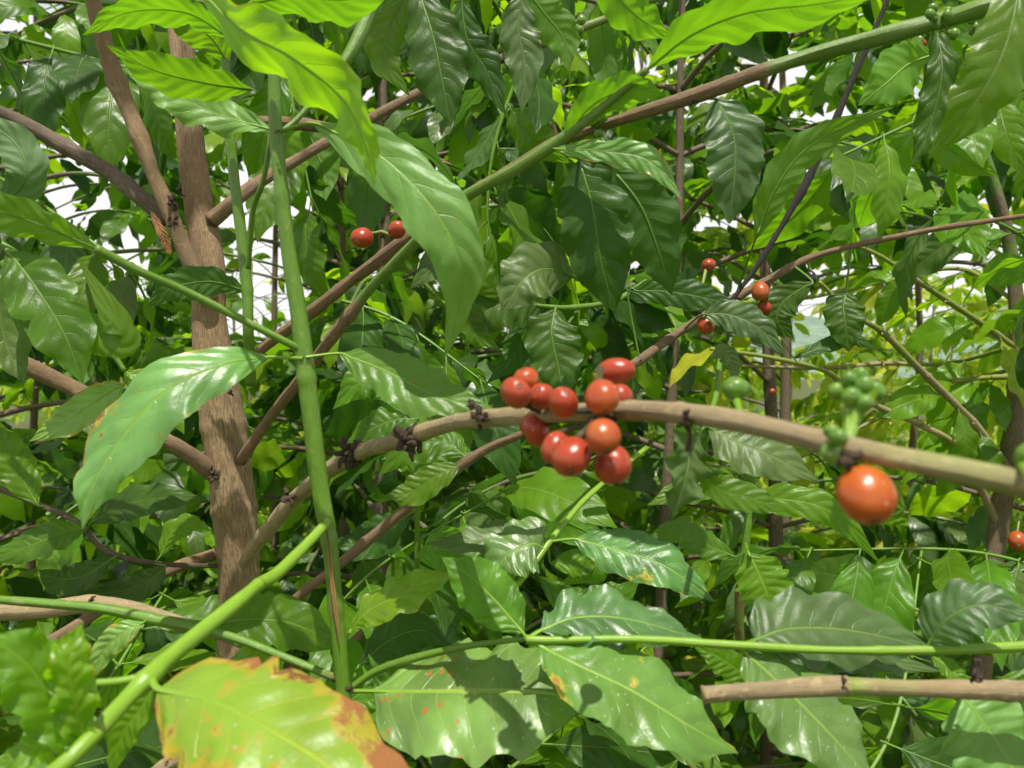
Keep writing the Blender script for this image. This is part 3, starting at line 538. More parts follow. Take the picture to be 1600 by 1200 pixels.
stem('stem',[(1010,700,.60,8,1),(925,770,.53,9,1),(880,820,.50,9,1),(860,845,.49,9,1),(835,880,.48,10,1),(795,930,.47,10,1)],GREENB,ft,nodes=(.55,))
L(ft,[(850,858,.485),(830,850,.48),(790,870,.475),(765,915,.475)],90,FLK,25,seed=81,prof='wide')
L(ft,[(848,850,.49),(800,838,.50),(740,845,.50),(665,850,.50)],54,TEAL,35,seed=82)
L15=L(ft,[(895,842,.485),(960,858,.475),(1040,885,.465),(1118,942,.46)],78,FLKB,25,seed=83,pet=(862,846,.49))
L(ft,[(860,880,.50),(900,880,.50),(930,890,.50),(870,915,.50)],50,BRT,15,seed=84)
L(ft,[(840,900,.52),(900,945,.52),(960,935,.52),(1000,905,.52)],60,MID,15,seed=85)
wt=thing('coffee_branch','twig with a shining white leaf and a broad teal leaf right of the cherry cluster','branch',P(1120,640,.42))
stem('stem',[(1125,560,.46,8,1),(1118,620,.43,9,1),(1105,665,.41,9,1),(1100,720,.41,7,1)],GREEN,wt)
L(wt,[(1100,668,.40),(1080,700,.395),(1070,750,.39),(1048,815,.39)],66,TEAL,50,seed=86,fold=.3,wave=.12)
L(wt,[(1108,668,.40),(1150,690,.395),(1205,712,.39),(1280,752,.39)],84,TEAL,30,seed=87,wave=.05)
L(wt,[(1112,560,.44),(1130,550,.44),(1145,570,.44),(1150,600,.44)],30,TEAL,0,seed=88)
L(wt,[(1100,720,.42),(1120,760,.43),(1180,780,.43),(1230,800,.43)],50,MID,20,seed=89)
gl=thing('coffee_branch','upright dark twig with a bright green leaf above the lower right branch','branch',P(1150,1000,.6))
stem('stem',[(1160,1060,.62,14,.6),(1155,950,.60,14,.7),(1165,850,.60,14,.7),(1172,780,.60,10,.8)],GREEN,gl,nodes=(.4,.8))
L(gl,[(1170,865,.50),(1185,895,.495),(1200,930,.49),(1212,975,.49)],88,BRT,0,seed=91,fold=.2,pet=(1165,850,.59))
L(gl,[(1165,790,.56),(1215,780,.55),(1300,800,.54),(1375,880,.54)],52,BRT,10,seed=92)
L(gl,[(1150,870,.56),(1100,850,.56),(1060,830,.56),(1010,840,.56)],50,MID,20,seed=93)
L(gl,[(1160,780,.58),(1120,760,.58),(1060,770,.58),(1010,790,.58)],44,MID,20,seed=94)
lf=thing('coffee_branch','leafy green branch at the left edge with long drooping brown spotted leaves','branch',P(-60,360,.5))
stem('stem',[(-60,350,.50,14,1),(30,400,.50,12,1),(100,470,.50,11,1),(160,530,.50,9,1),(195,580,.50,8,1)],GREEN,lf,nodes=(.35,.7))
for a in (([(10,390,.49),(50,440,.48),(100,520,.475),(130,600,.475)],105,MID,0,95),([(-10,330,.48),(40,280,.47),(20,220,.47),(-60,170,.47)],64,TEAL,0,96),([(100,470,.49),(150,520,.485),(190,520,.48),(120,400,.48)],60,MID,0,97),([(20,410,.5),(0,470,.5),(10,540,.5),(40,600,.5)],80,TEAL,10,98),([(195,580,.5),(230,600,.5),(275,630,.49),(315,640,.49)],60,LIME,25,99),([(195,600,.5),(160,620,.5),(100,660,.49),(45,690,.49)],52,EDGE,20,100)):
    L(lf,a[0],a[1],a[2],a[3],seed=a[4])
lb=thing('coffee_branch','dark twig with long leaves behind the lower left of the pale leaf','branch',P(140,830,.56))
stem('stem',[(-60,740,.58,9,0),(40,780,.57,9,0),(120,815,.56,9,0),(165,860,.56,10,0),(240,880,.57,8,0),(352,885,.62,7,0)],GREY,lb,nodes=(.5,))
for a in (([(140,818,.55),(190,790,.545),(250,778,.54),(325,780,.54)],52,DRK,25,101),([(135,825,.55),(90,835,.54),(40,855,.535),(-40,880,.53)],54,MID,25,102),([(180,870,.55),(130,900,.55),(90,905,.55),(60,890,.55)],50,DRK,20,103),([(60,790,.56),(30,740,.56),(10,700,.56),(-10,650,.56)],60,MID,10,104),([(260,885,.56),(230,910,.56),(180,925,.56),(100,930,.56)],46,DRK,25,105),([(250,870,.57),(270,830,.57),(300,820,.57),(330,830,.57)],36,BRT,25,106)):
    L(lb,a[0],a[1],a[2],a[3],seed=a[4])
tt=thing('coffee_branch','branch of long dark leaves hanging down at the top centre','branch',P(700,-60,.6))
stem('stem',[(560,-60,.60,12,.7),(650,-30,.60,12,.7),(720,-10,.60,11,.8),(820,-20,.60,9,.8),(930,-50,.60,8,.8)],GREEN,tt)
for a in (([(650,-25,.59),(675,50,.58),(690,120,.575),(705,200,.575)],94,DRK,0,111),([(720,-10,.59),(730,60,.59),(760,110,.59),(790,180,.59)],60,DRK,0,112),([(640,-20,.6),(610,40,.6),(600,90,.6),(640,150,.6)],60,MID,0,113),([(820,-20,.6),(850,20,.6),(880,60,.6),(890,110,.6)],62,MID,0,114),([(930,-50,.6),(960,-10,.6),(1000,30,.6),(1050,60,.6)],70,BRT,-20,115),([(820,-20,.6),(810,40,.6),(820,100,.6),(815,180,.6)],64,TEAL,0,116),([(650,-25,.62),(600,-10,.62),(570,60,.62),(560,120,.62)],60,DRK,0,117)):
    L(tt,a[0],a[1],a[2],a[3],seed=a[4])

# ================================================================== TREES BEHIND
def template(nu=12,nv=2,seed=0,wid=.36,droop=.5):
    rs=np.random.RandomState(seed); s=np.linspace(0,1,nu+1); prf=np.interp(s,PT,PW); prf[0]=.02; prf[-1]=0
    ph=rs.rand(3)*6.28; dr=droop*rs.uniform(.5,1.6); sw=rs.uniform(-.25,.25); V=[];UV=[]
    ang=np.cumsum(np.full(nu+1,-dr/nu*1.6)); x=np.concatenate([[0],np.cumsum(np.cos(ang)/nu)])[:nu+1]; z=np.concatenate([[0],np.cumsum(np.sin(ang)/nu)])[:nu+1]
    y0=sw*s**2*.5
    for i in range(nu+1):
        for j in range(-nv,nv+1):
            b=j/nv; ab=abs(b); hw=wid/2*prf[i]
            zz=.22*ab*hw-.18*ab*ab*hw+ .045*wid*2*ab**2*math.sin(s[i]*19+ph[0 if b>0 else 1])*min(1,prf[i]*1.5)
            V.append((x[i],y0[i]+b*hw,z[i]+zz)); UV.append((s[i],.5+.5*b))
    w1=2*nv+1; F=[(i*w1+j,(i+1)*w1+j,(i+1)*w1+j+1,i*w1+j+1) for i in range(nu) for j in range(2*nv)]
    return np.array(V),np.array(F),np.array(UV)
TPL=[template(12,2,s,wid=.30+.035*(s%5),droop=.25+.3*(s%4)) for s in range(16)]
TPLN=[template(24,4,s,wid=.34+.03*(s%4)) for s in range(8)]
TPLF=[template(6,1,s,wid=.38) for s in range(4)]
NEARM={}
def nearmesh(i,mat):
    if (i,mat.name) not in NEARM:
        V,F,UV=TPLN[i]; mb=MB(); mb.add(V,F,UV,.0,0,0)
        mids=[V[k*9+4]-np.array([0,0,.004]) for k in range(0,23,2)]; tube(mb,[np.array([-.12,0,.02])]+mids,[.009]+[.0075-.0006*q for q in range(len(mids))],1,n=26,seg=6,rough=0,mi=1,cap=False)
        NEARM[(i,mat.name)]=mkmesh('leaf',np.concatenate(mb.V),np.concatenate(mb.F),np.concatenate(mb.UV),np.concatenate(mb.R),np.concatenate(mb.G),[mat,GREEN],np.concatenate(mb.M))
    return NEARM[(i,mat.name)]
LIT=[(150,720,.375,.05),(230,650,.38,.05),(640,1090,.385,.05),(780,1060,.375,.06),(880,1110,.37,.04),(1000,1080,.345,.05),(1100,1150,.34,.05),(400,60,.34,.06),(520,160,.335,.05),(640,310,.378,.05),(330,1130,.255,.05),(450,1180,.25,.05),(900,660,.27,.05),(1353,773,.205,.04),(1150,660,.235,.05),(1450,730,.2,.04),(350,820,.61,.05),(1290,1140,.345,.05),(640,930,.44,.04),(530,510,.49,.03),(1560,1160,.32,.05),(250,1040,.3,.05),(80,1080,.26,.05),(750,950,.365,.04),(1060,740,.39,.03),(1040,890,.465,.03),(790,860,.47,.03),(50,950,.5,.05),(1200,1078,.31,.05),(1200,920,.49,.04),(940,270,.41,.03),(340,180,.49,.03),(1290,10,.37,.06),(1150,240,.465,.03),(820,440,.5,.03)]
LITP=[(np.array(P(a,b,c)),r) for a,b,c,r in LIT]; SUNV=np.array(SUN)
def shades(p,pad):
    for q,r in LITP:
        d=np.asarray(p)-q; t=d.dot(SUNV)
        if t>.05 and np.linalg.norm(d-SUNV*t)<r+pad: return True
    return False
def cull(p,size=.1):
    x,y,z=p
    if shades(p,.068): return True
    if y<.3: return z<CAMZ+.30 and y>-.6 and abs(x)<.8
    px,py=proj(p)
    if -150<px<1750 and -150<py<1350:
        if y<.74: return True
        if y<3.4 and 1150<px<1550 and 430<py<700: return RS.rand()<.9
        if y<3.4 and 1100<px<1600 and 340<py<780: return RS.rand()<.5
        if y<.85 : return RS.rand()<.4
        for (cx,cy,rx,ry) in GAPS:
            if ((px-cx)/rx)**2+((py-cy)/ry)**2<1: return RS.rand()<(.85 if y<1.8 else .68)
    elif y<.82: return RS.rand()<.85
    elif py<-150 and y<2.4: return RS.rand()<.75
    return False
GAPS=[(125,300,62,55),(205,400,40,60),(355,430,40,50),(425,440,70,90),(470,300,60,40),(590,225,30,25),(400,300,50,70),(690,400,40,60),(1290,500,60,50),(1090,330,14,20),(730,380,30,60)]
def frame_of(d,up,roll):
    d=d/np.linalg.norm(d); y=np.cross(up,d); y/=np.linalg.norm(y)+1e-9; z=np.cross(d,y); c,s=math.cos(roll),math.sin(roll)
    return np.stack([d,y*c+z*s,z*c-y*s],axis=1)
def lateral(root,start,az,length,rs,mats,near=0,el=.35,thick=.006,leaf_len=(.08,.16),far=False,density=1.0,quota=None,first=.25,barkm=None,cher=0):
    n=7; pts=[np.array(start)]; d=np.array([math.cos(az)*math.cos(el),math.sin(az)*math.cos(el),math.sin(el)])
    for i in range(n):
        d=d+np.array([rs.randn()*.05,rs.randn()*.05,-.085-.02*i+rs.randn()*.03]); d/=np.linalg.norm(d); pts.append(pts[-1]+d*length/n)
    # keep clear of the space in front of the main tree
    keep=[pts[0]]
    for q in pts[1:]:
        px,py=proj(q) if q[1]>.05 else (9e9,0)
        if q[1]<.72 and (q[1]<.05 and q[2]<CAMZ+.35 or (-200<px<1800 and -200<py<1400)): break
        if shades(q,.01): break
        keep.append(q)
    if len(keep)<3: return
    mpx,mpy=proj(keep[len(keep)//2]) if keep[len(keep)//2][1]>.1 else (0,0)
    if keep[len(keep)//2][1]<3.4 and 1170<mpx<1540 and 430<mpy<700 and rs.rand()<.97: return
    mb=MB(); rad=[thick*(.55 if far else 1)*(1-.7*i/(len(pts)-1)) for i in range(len(keep))]
    tube(mb,keep,rad,[.0+.9*i/(len(pts)-1) for i in range(len(keep))],n=len(keep)*(2 if far else 4),seg=5 if far else 8,nodes=() if far else (.3,.5,.7,.9),rough=.06)
    br_=mb.build('branch',[barkm or (GREY if not root.name=='coffee_tree' else TWIGP)],root,origin=start)
    C=catmull(keep,40); L_=length*len(keep)/len(pts); npair=max(2,int(L_/.036*density)); fo=MB(); cnt=0
    for k in range(npair+1):
        s=first+(1-first)*k/npair; idx=min(39,int(s*40)); p=C[idx]; t=C[min(40,idx+1)]-C[max(0,idx-1)]; t/=np.linalg.norm(t)
        for sgn in (-1,1) if k<npair else (0,):
            if rs.rand()<.12: continue
            sd=np.cross(t,[0,0,1.0]); sd/=np.linalg.norm(sd)+1e-9
            dd=t*rs.uniform(.35,.9)+sd*sgn*rs.uniform(.6,1.1)+np.array([0,0,rs.uniform(-1.0,.35)])
            ll=rs.uniform(*leaf_len)*(1-.25*(s>.9)); up=np.array([rs.randn()*.25,rs.randn()*.25,1.0]); R=frame_of(dd,up,rs.randn()*.6); o=p+dd/np.linalg.norm(dd)*.012
            ctr=o+R[:,0]*ll*.5
            if cull(ctr) or cull(o): continue
            mi=rs.choice(len(mats),p=MW[len(mats)])
            if near and quota is not None and quota[0]>0 and ctr[1]>.3:
                px,py=proj(ctr)
                if -40<px<1640 and -40<py<1240:
                    quota[0]-=1; me=nearmesh(rs.randint(8),mats[mi]); ob=bpy.data.objects.new('leaf',me); COL.objects.link(ob)
                    ob.rotation_euler=Matrix(R.tolist()).to_euler(); ob.scale=(ll,)*3; ob.location=Vector(o); setparent(ob,br_); continue
            T_=(TPLF if far else TPL); V,F,UV=T_[rs.randint(len(T_))]
            fo.add(V@R.T*ll+o,F,UV,rs.rand(),1,mi)
    fo.build('foliage',mats,br_,origin=C[20])
    for q in range(cher):
        idx=rs.randint(8,34); p=C[idx]
        if p[1]<.8: continue
        for w in range(rs.randint(1,5)):
            mb=MB(); c=p+rs.randn(3)*.009; V=[];UV=[];F=[]
            for i in range(9):
                for j in range(13): th=math.pi*i/8; al=2*math.pi*j/12; V.append(c+.0068*np.array([math.sin(th)*math.cos(al),math.sin(th)*math.sin(al),math.cos(th)*1.1])); UV.append((j/12,i/8*.9))
            F=[(i*13+j,(i+1)*13+j,(i+1)*13+j+1,i*13+j+1) for i in range(8) for j in range(12)]
            mb.add(V,F,UV); mb.build('cherry',[GRN if rs.rand()<.9 else RED],br_,origin=c)
MW={1:[1],2:[.6,.4],3:[.5,.35,.15],4:[.26,.38,.22,.14]}
def bush(x,y,h,label,seed,mats,near=0,spread=.7,z0=.35,step=.11,far=False,density=1.0,trunk_r=.02,name='coffee_tree',azr=None,zr=None,cher=0,lean=(0,0),leaf_len=(.075,.155),trunkmat=None):
    rs=np.random.RandomState(seed); root=thing(name,label,'coffee tree',(x,y,0),'coffee trees behind the main tree'); quota=[near]
    lx,ly=lean; mb=MB(); pts=[np.array([x+lx*t+rs.randn()*.012,y+ly*t+rs.randn()*.012,h*t]) for t in (0,.2,.4,.6,.8,1.0)]
    tube(mb,pts,[trunk_r*(1.15-.85*t) for t in (0,.2,.4,.6,.8,1)],[0,0,0,0,.2,.8],n=14 if far else 60,seg=6 if far else 14,nodes=() if far else tuple(np.linspace(.1,.95,9)),rough=.06); mb.build('trunk',[trunkmat or BARKB],root,origin=(x,y,0))
    z=z0; a=rs.rand()*3.14
    while z<h-.03:
        t=z/h
        i=min(4,int(t*5)); f=t*5-i; base=pts[i]*(1-f)+pts[i+1]*f
        for s in (0,math.pi):
            az=a+s+rs.randn()*.2; sp=spread*(1-.5*max(0,(t-.45)/.55)**1.6)*rs.uniform(.75,1.1)
            if zr and not (zr[0]<z<zr[1]): continue
            lateral(root,base,az,sp,rs,mats,near,el=.25+.4*t,far=far,density=density,quota=quota,cher=cher if rs.rand()<.5 else 0,leaf_len=leaf_len)
        a+=math.pi/2+rs.randn()*.3; z+=step*rs.uniform(.8,1.25)
    return root
def simp(nm,*a,**k): return leafmat(nm,*a,simple=True,bumps=.5,**k)
BM=simp('foliage_mid',(.058,.155,.013),(.26,.60,.012)); BD=simp('foliage_dark',(.018,.062,.012),(.07,.23,.008),tw=.34,gloss=.45); BB=simp('foliage_bright',(.11,.26,.015),(.42,.85,.012),tw=.5); BT=simp('foliage_teal',(.055,.125,.05),(.14,.38,.03),tw=.28,rough=.33)  # dark tone paints shade deep in the foliage, bright tone its sunlit leaves
MIX=[BM,BD,BB,BT]; MIXR=[MID,FARM,BRT,FARL]
# further crown of the main tree: back half at eye height, all round above the frame, unseen leaves added there to dapple the light
rs=np.random.RandomState(77); zz=.75; q=[95]
while zz<2.75:
    base=np.array([-.215-.05*(zz-1.2),.63+.03*(zz-1.2),zz])
    for s in (0,math.pi):
        az=rs.uniform(.2,2.94) if zz<2.0 else rs.uniform(0,6.28)
        lateral(tree,base,az,rs.uniform(.45,.75),rs,MIX,1,el=.3,quota=q,thick=.006,cher=0)
    zz+=.13
MIXB=[BB,BM,BT,BD]
bush(-1.0,1.5,2.9,'coffee tree close behind the left edge with dark glossy leaves',201,MIX,90,cher=1)
bush(-.28,1.75,2.8,'coffee tree standing just behind the main trunk and the green shoot',208,MIX,60,cher=0,density=1.1)
bush(.26,1.55,2.8,'coffee tree directly behind the red cherry cluster with dark hanging leaves',202,MIX,90,cher=1,lean=(.1,0),trunk_r=.013)
bush(.98,1.32,2.7,'coffee tree at the right edge with tall thin brown stem and green berries',203,MIXB,90,spread=.62,cher=1,lean=(-.02,.05),trunk_r=.018)
bush(.62,1.95,2.8,'coffee tree behind the hanging teal leaf above the sunny gap',209,MIXB,50)
bush(-.55,2.6,3.4,'coffee tree of the second row seen left of the green shoot',204,MIX,0,spread=.95,density=1.3)
bush(-1.6,2.4,3.3,'coffee tree at the far left of the second row',205,MIX,0,spread=.95,density=1.3)
bush(.15,2.9,3.5,'coffee tree of the second row hidden behind the cherry cluster',210,MIX,0,spread=.95,density=1.3)
bush(.95,2.8,3.5,'coffee tree of the second row right of the hanging teal leaf',206,MIXB,0,spread=.9,density=1.3)
bush(1.75,2.6,3.3,'coffee tree at the far right of the second row',207,MIXB,0,spread=.95,density=1.3)
ORD=['leftmost','second from the left','third from the left','fourth from the left','fifth from the left','sixth from the left','seventh from the left']
k_=0; rs=np.random.RandomState(5)
for (yy,n,hh) in ((4.0,7,3.9),(5.6,6,2.4),(8.0,7,2.5)):
    for i in range(n):
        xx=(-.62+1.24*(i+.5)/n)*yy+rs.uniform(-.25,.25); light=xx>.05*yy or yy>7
        row={4.0:'third row',5.6:'fourth row',8.0:'furthest row'}[yy]; h_=hh*rs.uniform(.88,1.1)
        if yy==4.0 and i==5: continue
        bush(xx,yy+rs.uniform(-.3,.3),h_,'%s coffee tree in the %s, %s'%('sunlit' if light else 'shaded',row,ORD[i]),300+k_,[FARL,FARM,BB] if light else [FARM,BM,BB],0,far=True,spread=.95,step=.13,density=1.35 if yy<5 else .8,leaf_len=(.10,.17))  # trees called sunlit get the paler leaf mix, light put into colour
        k_+=1
def leafy(label,spec,n,seed,mats,ll=(.085,.13)):
    t=thing('coffee_branch',label,'branch',P(*spec[0][:3]),'leafy twigs filling the middle distance'); spec=[(a_,b_,c_,d_*.65,e_) for a_,b_,c_,d_,e_ in spec]; st_=stem('stem',spec,GREEN,t,nodes=(.2,.4,.6,.8),seg=8); rs=np.random.RandomState(seed)
    C=catmull([P(a[0],a[1],a[2]) for a in spec],60)
    for k in range(n):
        for sgn in (-1,1):
            i=int(60*(.12+.85*k/max(1,n-1))); o=C[min(59,i)]; tt_=C[min(60,i+1)]-C[max(0,i-1)]; tt_/=np.linalg.norm(tt_); sd=np.cross(tt_,[0,0,1.0]); sd/=np.linalg.norm(sd)+1e-9
            d=tt_*rs.uniform(.2,.8)+sd*sgn*rs.uniform(.5,1)+np.array([0,-.15,rs.uniform(-1.1,.1)]); L_=rs.uniform(*ll); Rm=frame_of(d,np.array([0,-.35,1.0])+rs.randn(3)*.25,rs.randn()*.45)
            ob=bpy.data.objects.new('leaf',nearmesh(rs.randint(8),mats[rs.randint(len(mats))])); COL.objects.link(ob); ob.rotation_euler=Matrix(Rm.tolist()).to_euler(); ob.scale=(L_,)*3; ob.location=Vector(o+d/np.linalg.norm(d)*.01); setparent(ob,st_)
for a in (('leafy twig at the top left corner behind the forked stem',[(-60,40,.78,12,.8),(100,80,.75,10,.9),(250,120,.72,7,1)],6,1,[MID,DRK,TEAL]),
 ('leafy twig at the left edge between the dark branch and the drooping leaves',[(-60,240,.85,12,.8),(80,330,.8,10,.9),(210,430,.78,7,1)],6,2,[MID,DRK,DRK,TEAL]),
 ('leafy twig hanging behind the top of the thick green shoot',[(430,-60,.82,10,.8),(450,120,.8,9,.9),(490,330,.78,6,1)],6,3,[MID,DRK,BRT]),
 ('leafy twig hanging between the large pale leaf and the dark hanging leaves',[(830,60,.85,10,.8),(770,240,.8,9,.9),(760,430,.78,6,1)],6,4,[DRK,MID,TEAL]),
 ('leafy twig at the upper right under the greenish brown branch',[(1660,120,.8,11,.8),(1480,170,.78,9,.9),(1300,250,.75,6,1)],6,5,[BRT,MID,BRT]),
 ('leafy twig at the right edge above the knobbly trunk',[(1680,420,.95,11,.8),(1540,340,.93,9,.9),(1400,320,.9,6,1)],5,6,[BRT,MID,TEAL]),
 ('leafy twig rising below the flecked leaves at the bottom',[(720,1260,.6,11,.8),(860,1150,.62,9,.9),(1010,1010,.65,6,1)],6,7,[DRK,MID]),
 ('leafy twig rising behind the cut brown branch at the lower right',[(1300,1290,.6,11,.8),(1400,1120,.65,9,.9),(1440,860,.75,6,1)],7,8,[MID,BRT,DRK]),
 ('leafy twig rising at the lower left beside the trunk foot',[(60,1250,.55,11,.8),(160,1080,.6,9,.9),(260,920,.68,6,1)],6,9,[DRK,MID,BRT]),
 ('leafy twig in the shade left of the cherry cluster',[(500,460,.78,9,.8),(620,500,.76,8,.9),(760,600,.74,5,1)],6,10,[DRK,MID,DRK]),
 ('leafy twig in the shade under the middle of the fruit branch',[(480,1000,.72,9,.8),(600,880,.72,8,.9),(800,760,.72,5,1)],7,11,[DRK,MID,BRT]),
 ('leafy twig under the thick right end of the fruit branch',[(1680,900,.7,9,.8),(1500,860,.72,8,.9),(1250,860,.74,5,1)],7,12,[MID,BRT,TEAL])): leafy(*a)
# right hand trunk and bare laterals
rt=thing('coffee_tree','coffee tree at the right edge, its bare twigs crossing the sunny gap','coffee tree',P(1560,1700,1.25))
TW=1.25
rtk=stem('trunk',[(1540,1900,TW,36,0),(1520,1300,TW,33,0),(1530,1080,TW,30,0),(1555,860,TW,28,0),(1580,700,TW,28,0),(1588,600,TW,26,.1),(1590,500,TW,22,.3),(1575,370,TW,19,.5),(1552,280,TW,14,.7),(1528,205,TW,12,.7)],BARKB,rt,nodes=(.35,.45,.55,.68,.8),seg=16,n=120)
RTW=[]
def rt_leaf(par,sp,q):
    rs=np.random.RandomState(q*17+sp[1][0]); C=catmull([P(a[0],a[1],a[2]) for a in sp],40); o=C[rs.randint(3,40)]
    px,py=proj(o)
    if 1190<px<1400 and 480<py<640: return
    d=np.array([rs.uniform(-1,.2),rs.uniform(-.5,.5),rs.uniform(-1,.5)]); Rm=frame_of(d,np.array([0,-.5,1.0])+rs.randn(3)*.3,rs.randn()*.4); ll=rs.uniform(.07,.12)
    ob=bpy.data.objects.new('leaf',nearmesh(rs.randint(8),[BB,BM,BB,FARL][rs.randint(4)])); COL.objects.link(ob); ob.rotation_euler=Matrix(Rm.tolist()).to_euler(); ob.scale=(ll,)*3; ob.location=Vector(o+d/np.linalg.norm(d)*.012); setparent(ob,par)
for sp in (((1588,545,TW,11,.6),(1540,510,TW-.03,10,.7),(1480,470,TW-.06,9,.7),(1420,430,TW-.1,8,.7),(1375,400,TW-.12,7,.8),(1330,380,TW-.14,6,.9)),
    ((1578,735,TW,12,.1),(1520,660,TW-.05,12,.3),(1450,590,TW-.1,11,.5),(1380,520,TW-.14,10,.6),(1330,490,TW-.18,8,.7),(1280,440,TW-.2,6,.9)),
    ((1560,820,TW,12,.1),(1500,705,TW-.05,10,.1),(1440,665,TW-.08,10,.4),(1340,620,TW-.12,9,.6),(1290,580,TW-.15,8,.7),(1200,558,TW-.18,7,.9),(1110,545,TW-.2,6,1)),
    ((1590,588,TW,9,.8),(1520,592,TW,8,.7),(1440,605,TW,8,.4),(1370,635,TW,7,.3),(1300,690,TW,6,.2)),
    ((1588,575,TW,7,.8),(1500,600,TW+.1,7,.6),(1400,640,TW+.1,7,.6),(1340,670,TW+.1,7,.6),(1240,720,TW+.1,6,.6)),
    ((1590,540,TW,7,.8),(1480,568,TW+.2,6,.8),(1380,568,TW+.2,7,.2),(1290,575,TW+.2,6,.1),(1160,572,TW+.2,5,.1)),
    ((1585,470,TW,8,.8),(1500,420,TW+.1,7,.8),(1380,440,TW+.1,8,.7),(1260,465,TW+.1,7,.8),(1150,475,TW+.1,5,.9))):
    b_=stem('branch',sp,TWIG,rt,nodes=(.2,.4,.6,.8),seg=8)
    RTW.append(b_); [rt_leaf(b_,sp,q) for q in range(9)]
    for j in (1,2,3): scar(b_,sp[j][0],sp[j][1],sp[j][2]-.01,9,4,mat=TWIG)
for (x,y,w) in ((1545,205,TW),(1450,395,TW),(1525,40,.9),(1460,390,TW-.1),(1540,360,TW)):
    for i in range(6):
        cherry(rtk,x+RS.uniform(-18,18),y+RS.uniform(-12,14),w-.01+RS.uniform(-.01,.01),11,12,GRN,RS.randn(3),seg=12,stalk=(x,y,w))
    scar(rtk,x,y+6,w,12,6)
cherry(rtk,1590,845,.9,30,30,ORED,(-.3,-.6,-.2),stalk=(1592,815,.93),smat=TWIG,label='small orange cherry at the right edge')
cherry(rtk,1207,612,TW-.15,11,11,RED,(-.3,-.6,-.2),seg=12)

# ================================================================== GROUND, COVER, HILL, SKY
def gz(x,y): return .06*math.sin(x*.9+1)+.05*math.sin(y*.7)+(max(0,y-9)*.02)
m,nt=newmat('ground'); k=N(nt); tc=k.n('ShaderNodeTexCoord').outputs['Object']
n1=k.noise(tc,1.3,5); n2=k.noise(tc,14,6,.7); c=k.mix(k.ramp(n1,.35,.6),(.085,.055,.035),(.06,.11,.02)); c=k.mix(k.ramp(n2,.45,.65),c,(.14,.19,.04))
bs=k.n('ShaderNodeBsdfPrincipled'); k.l(c,bs.inputs['Base Color']); bs.inputs['Roughness'].default_value=.95
bp=k.n('ShaderNodeBump'); bp.inputs['Distance'].default_value=.05; k.l(n2,bp.inputs['Height']); k.l(bp.outputs[0],bs.inputs['Normal'])
k.l(bs.outputs[0],k.n('ShaderNodeOutputMaterial').inputs[0]); GROUND=m
def grid(name,xs,ys,f,mat,kind='structure'):
    V=[(x,y,f(x,y)) for y in ys for x in xs]; w=len(xs); F=[(j*w+i,j*w+i+1,(j+1)*w+i+1,(j+1)*w+i) for j in range(len(ys)-1) for i in range(w-1)]
    me=mkmesh(name,V,F,None,mats=[mat]); o=bpy.data.objects.new(name,me); COL.objects.link(o); o['kind']=kind; return o
xs=list(np.concatenate([-np.geomspace(600,2,30),np.linspace(-1.8,1.8,12),np.geomspace(2,600,30)])); ys=list(np.concatenate([[-200,-60,-20,-8,-4,-2,-1],np.linspace(0,12,30),np.geomspace(13,700,40)]))
grid('ground',xs,ys,gz,GROUND)
m,nt=newmat('hill'); k=N(nt); tc=k.n('ShaderNodeTexCoord').outputs['Object']
n1=k.noise(tc,.12,6,.7); n2=k.noise(tc,.6,4,.7); c=k.mix(k.ramp(n1,.35,.65),(.16,.24,.17),(.26,.35,.24)); c=k.mix(k.ramp(n2,.4,.7),c,(.13,.20,.16))  # distance haze is part of these pale grey-green hill colours
bs=k.n('ShaderNodeBsdfPrincipled'); k.l(c,bs.inputs['Base Color']); bs.inputs['Roughness'].default_value=1
k.l(bs.outputs[0],k.n('ShaderNodeOutputMaterial').inputs[0])
def hz(x,y):
    t=max(0,1-abs(y-170)/60); return -1+t*(8+9*math.exp(-((x-75)/45)**2)+3*math.sin(x*.05)+1.2*math.sin(x*.21)+.8*math.sin(x*.47+y))
grid('hill',list(np.linspace(-200,200,120)),list(np.linspace(112,230,24)),hz,m)
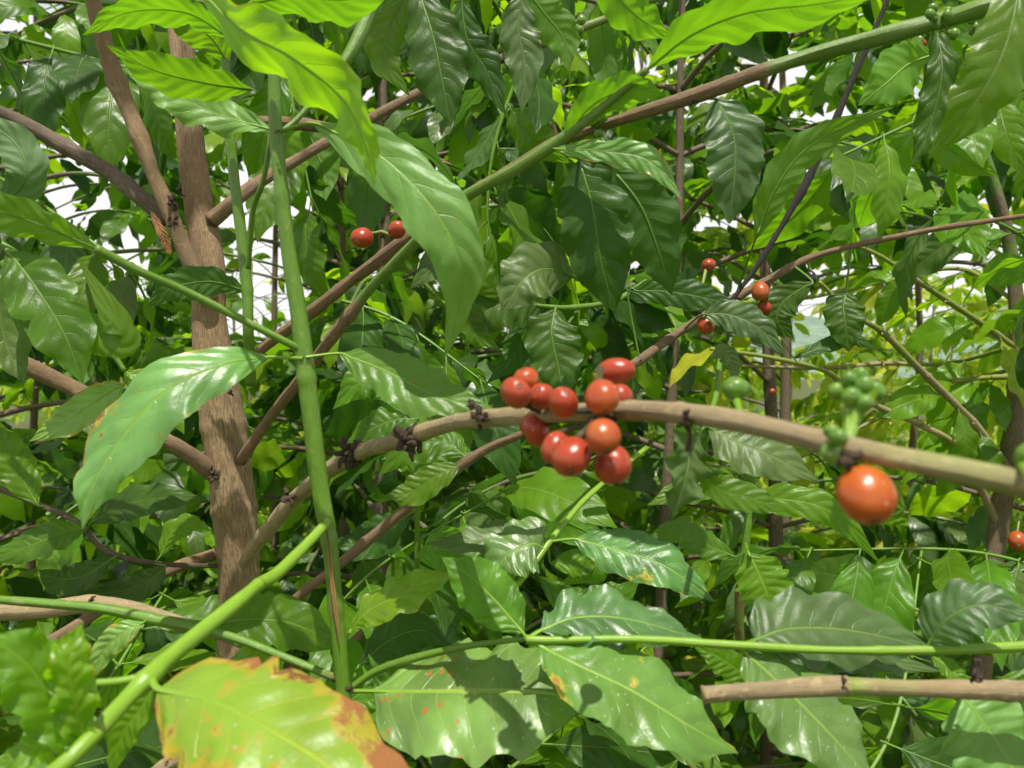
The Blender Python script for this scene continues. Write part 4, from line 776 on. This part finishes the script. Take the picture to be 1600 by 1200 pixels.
# ground cover
rs=np.random.RandomState(12); fo=MB(); GC=[FARL,FARM,BB,YEL]
for i in range(12000):
    y=2.2+14*rs.rand()**1.6; x=rs.uniform(-.75,.75)*y; z=gz(x,y)+rs.uniform(0,.55 if x<0 else .95)*rs.rand()
    az=rs.rand()*6.28; d=np.array([math.cos(az),math.sin(az),rs.uniform(-.3,1.1)]); R=frame_of(d,np.array([0,0,1.0])+rs.randn(3)*.3,rs.randn()*.5)
    V,F,UV=TPLF[rs.randint(4)]; ll=rs.uniform(.06,.16)*(1+y*.07); fo.add(V@R.T*ll+np.array([x,y,z]),F,UV,rs.rand(),1,rs.choice(4,p=[.34,.38,.24,.04]))
o=fo.build('ground_cover',GC,None,origin=(0,5,0)); o['kind']='stuff'; o['label']='low leafy weeds and grass covering the sunny ground'

W=bpy.data.worlds.new('World'); sc.world=W; W.use_nodes=True; nt=W.node_tree; nt.nodes.clear(); k=N(nt)
sky=k.n('ShaderNodeTexSky',sky_type='NISHITA'); sky.sun_disc=False; el=math.asin(SUN.z); sky.sun_elevation=el; sky.sun_rotation=math.atan2(SUN.x,SUN.y); sky.dust_density=2
tc=k.n('ShaderNodeTexCoord').outputs['Generated']; n1=k.noise(k.map(tc,(1,1,2.2)),2.2,6,.6)
c=k.mix(k.ramp(n1,.26,.46),sky.outputs[0],(9.2,9.15,9.0))
sz=k.n('ShaderNodeSeparateXYZ'); k.l(tc,sz.inputs[0]); c=k.mix(k.ramp(sz.outputs[2],.25,.65),c,(.38,.38,.40),'MULTIPLY'); bg=k.n('ShaderNodeBackground'); k.l(c,bg.inputs[0]); bg.inputs[1].default_value=.12; k.l(bg.outputs[0],k.n('ShaderNodeOutputWorld').inputs[0])
sl=bpy.data.lights.new('sun','SUN'); sl.energy=5; sl.angle=math.radians(.53); sl.color=(1,.955,.87); so=bpy.data.objects.new('sun',sl); COL.objects.link(so); so.rotation_euler=SUN.to_track_quat('Z','Y').to_euler()
cd=bpy.data.cameras.new('camera'); co=bpy.data.objects.new('camera',cd); COL.objects.link(co); co.location=(0,0,CAMZ); co.rotation_euler=(math.radians(90),0,0); cd.sensor_width=36; cd.lens=36*FP/1600; cd.clip_start=.01; cd.clip_end=3000
cd.dof.use_dof=True; cd.dof.focus_distance=.62; cd.dof.aperture_fstop=15
sc.camera=co
sc.view_settings.view_transform='Standard'; sc.view_settings.look='None'; sc.view_settings.exposure=0; sc.view_settings.gamma=1
sc.render.engine='CYCLES'; sc.cycles.use_denoising=True; sc.cycles.max_bounces=6; sc.cycles.transmission_bounces=6; sc.cycles.transparent_max_bounces=4; sc.cycles.caustics_reflective=False; sc.cycles.sample_clamp_indirect=6
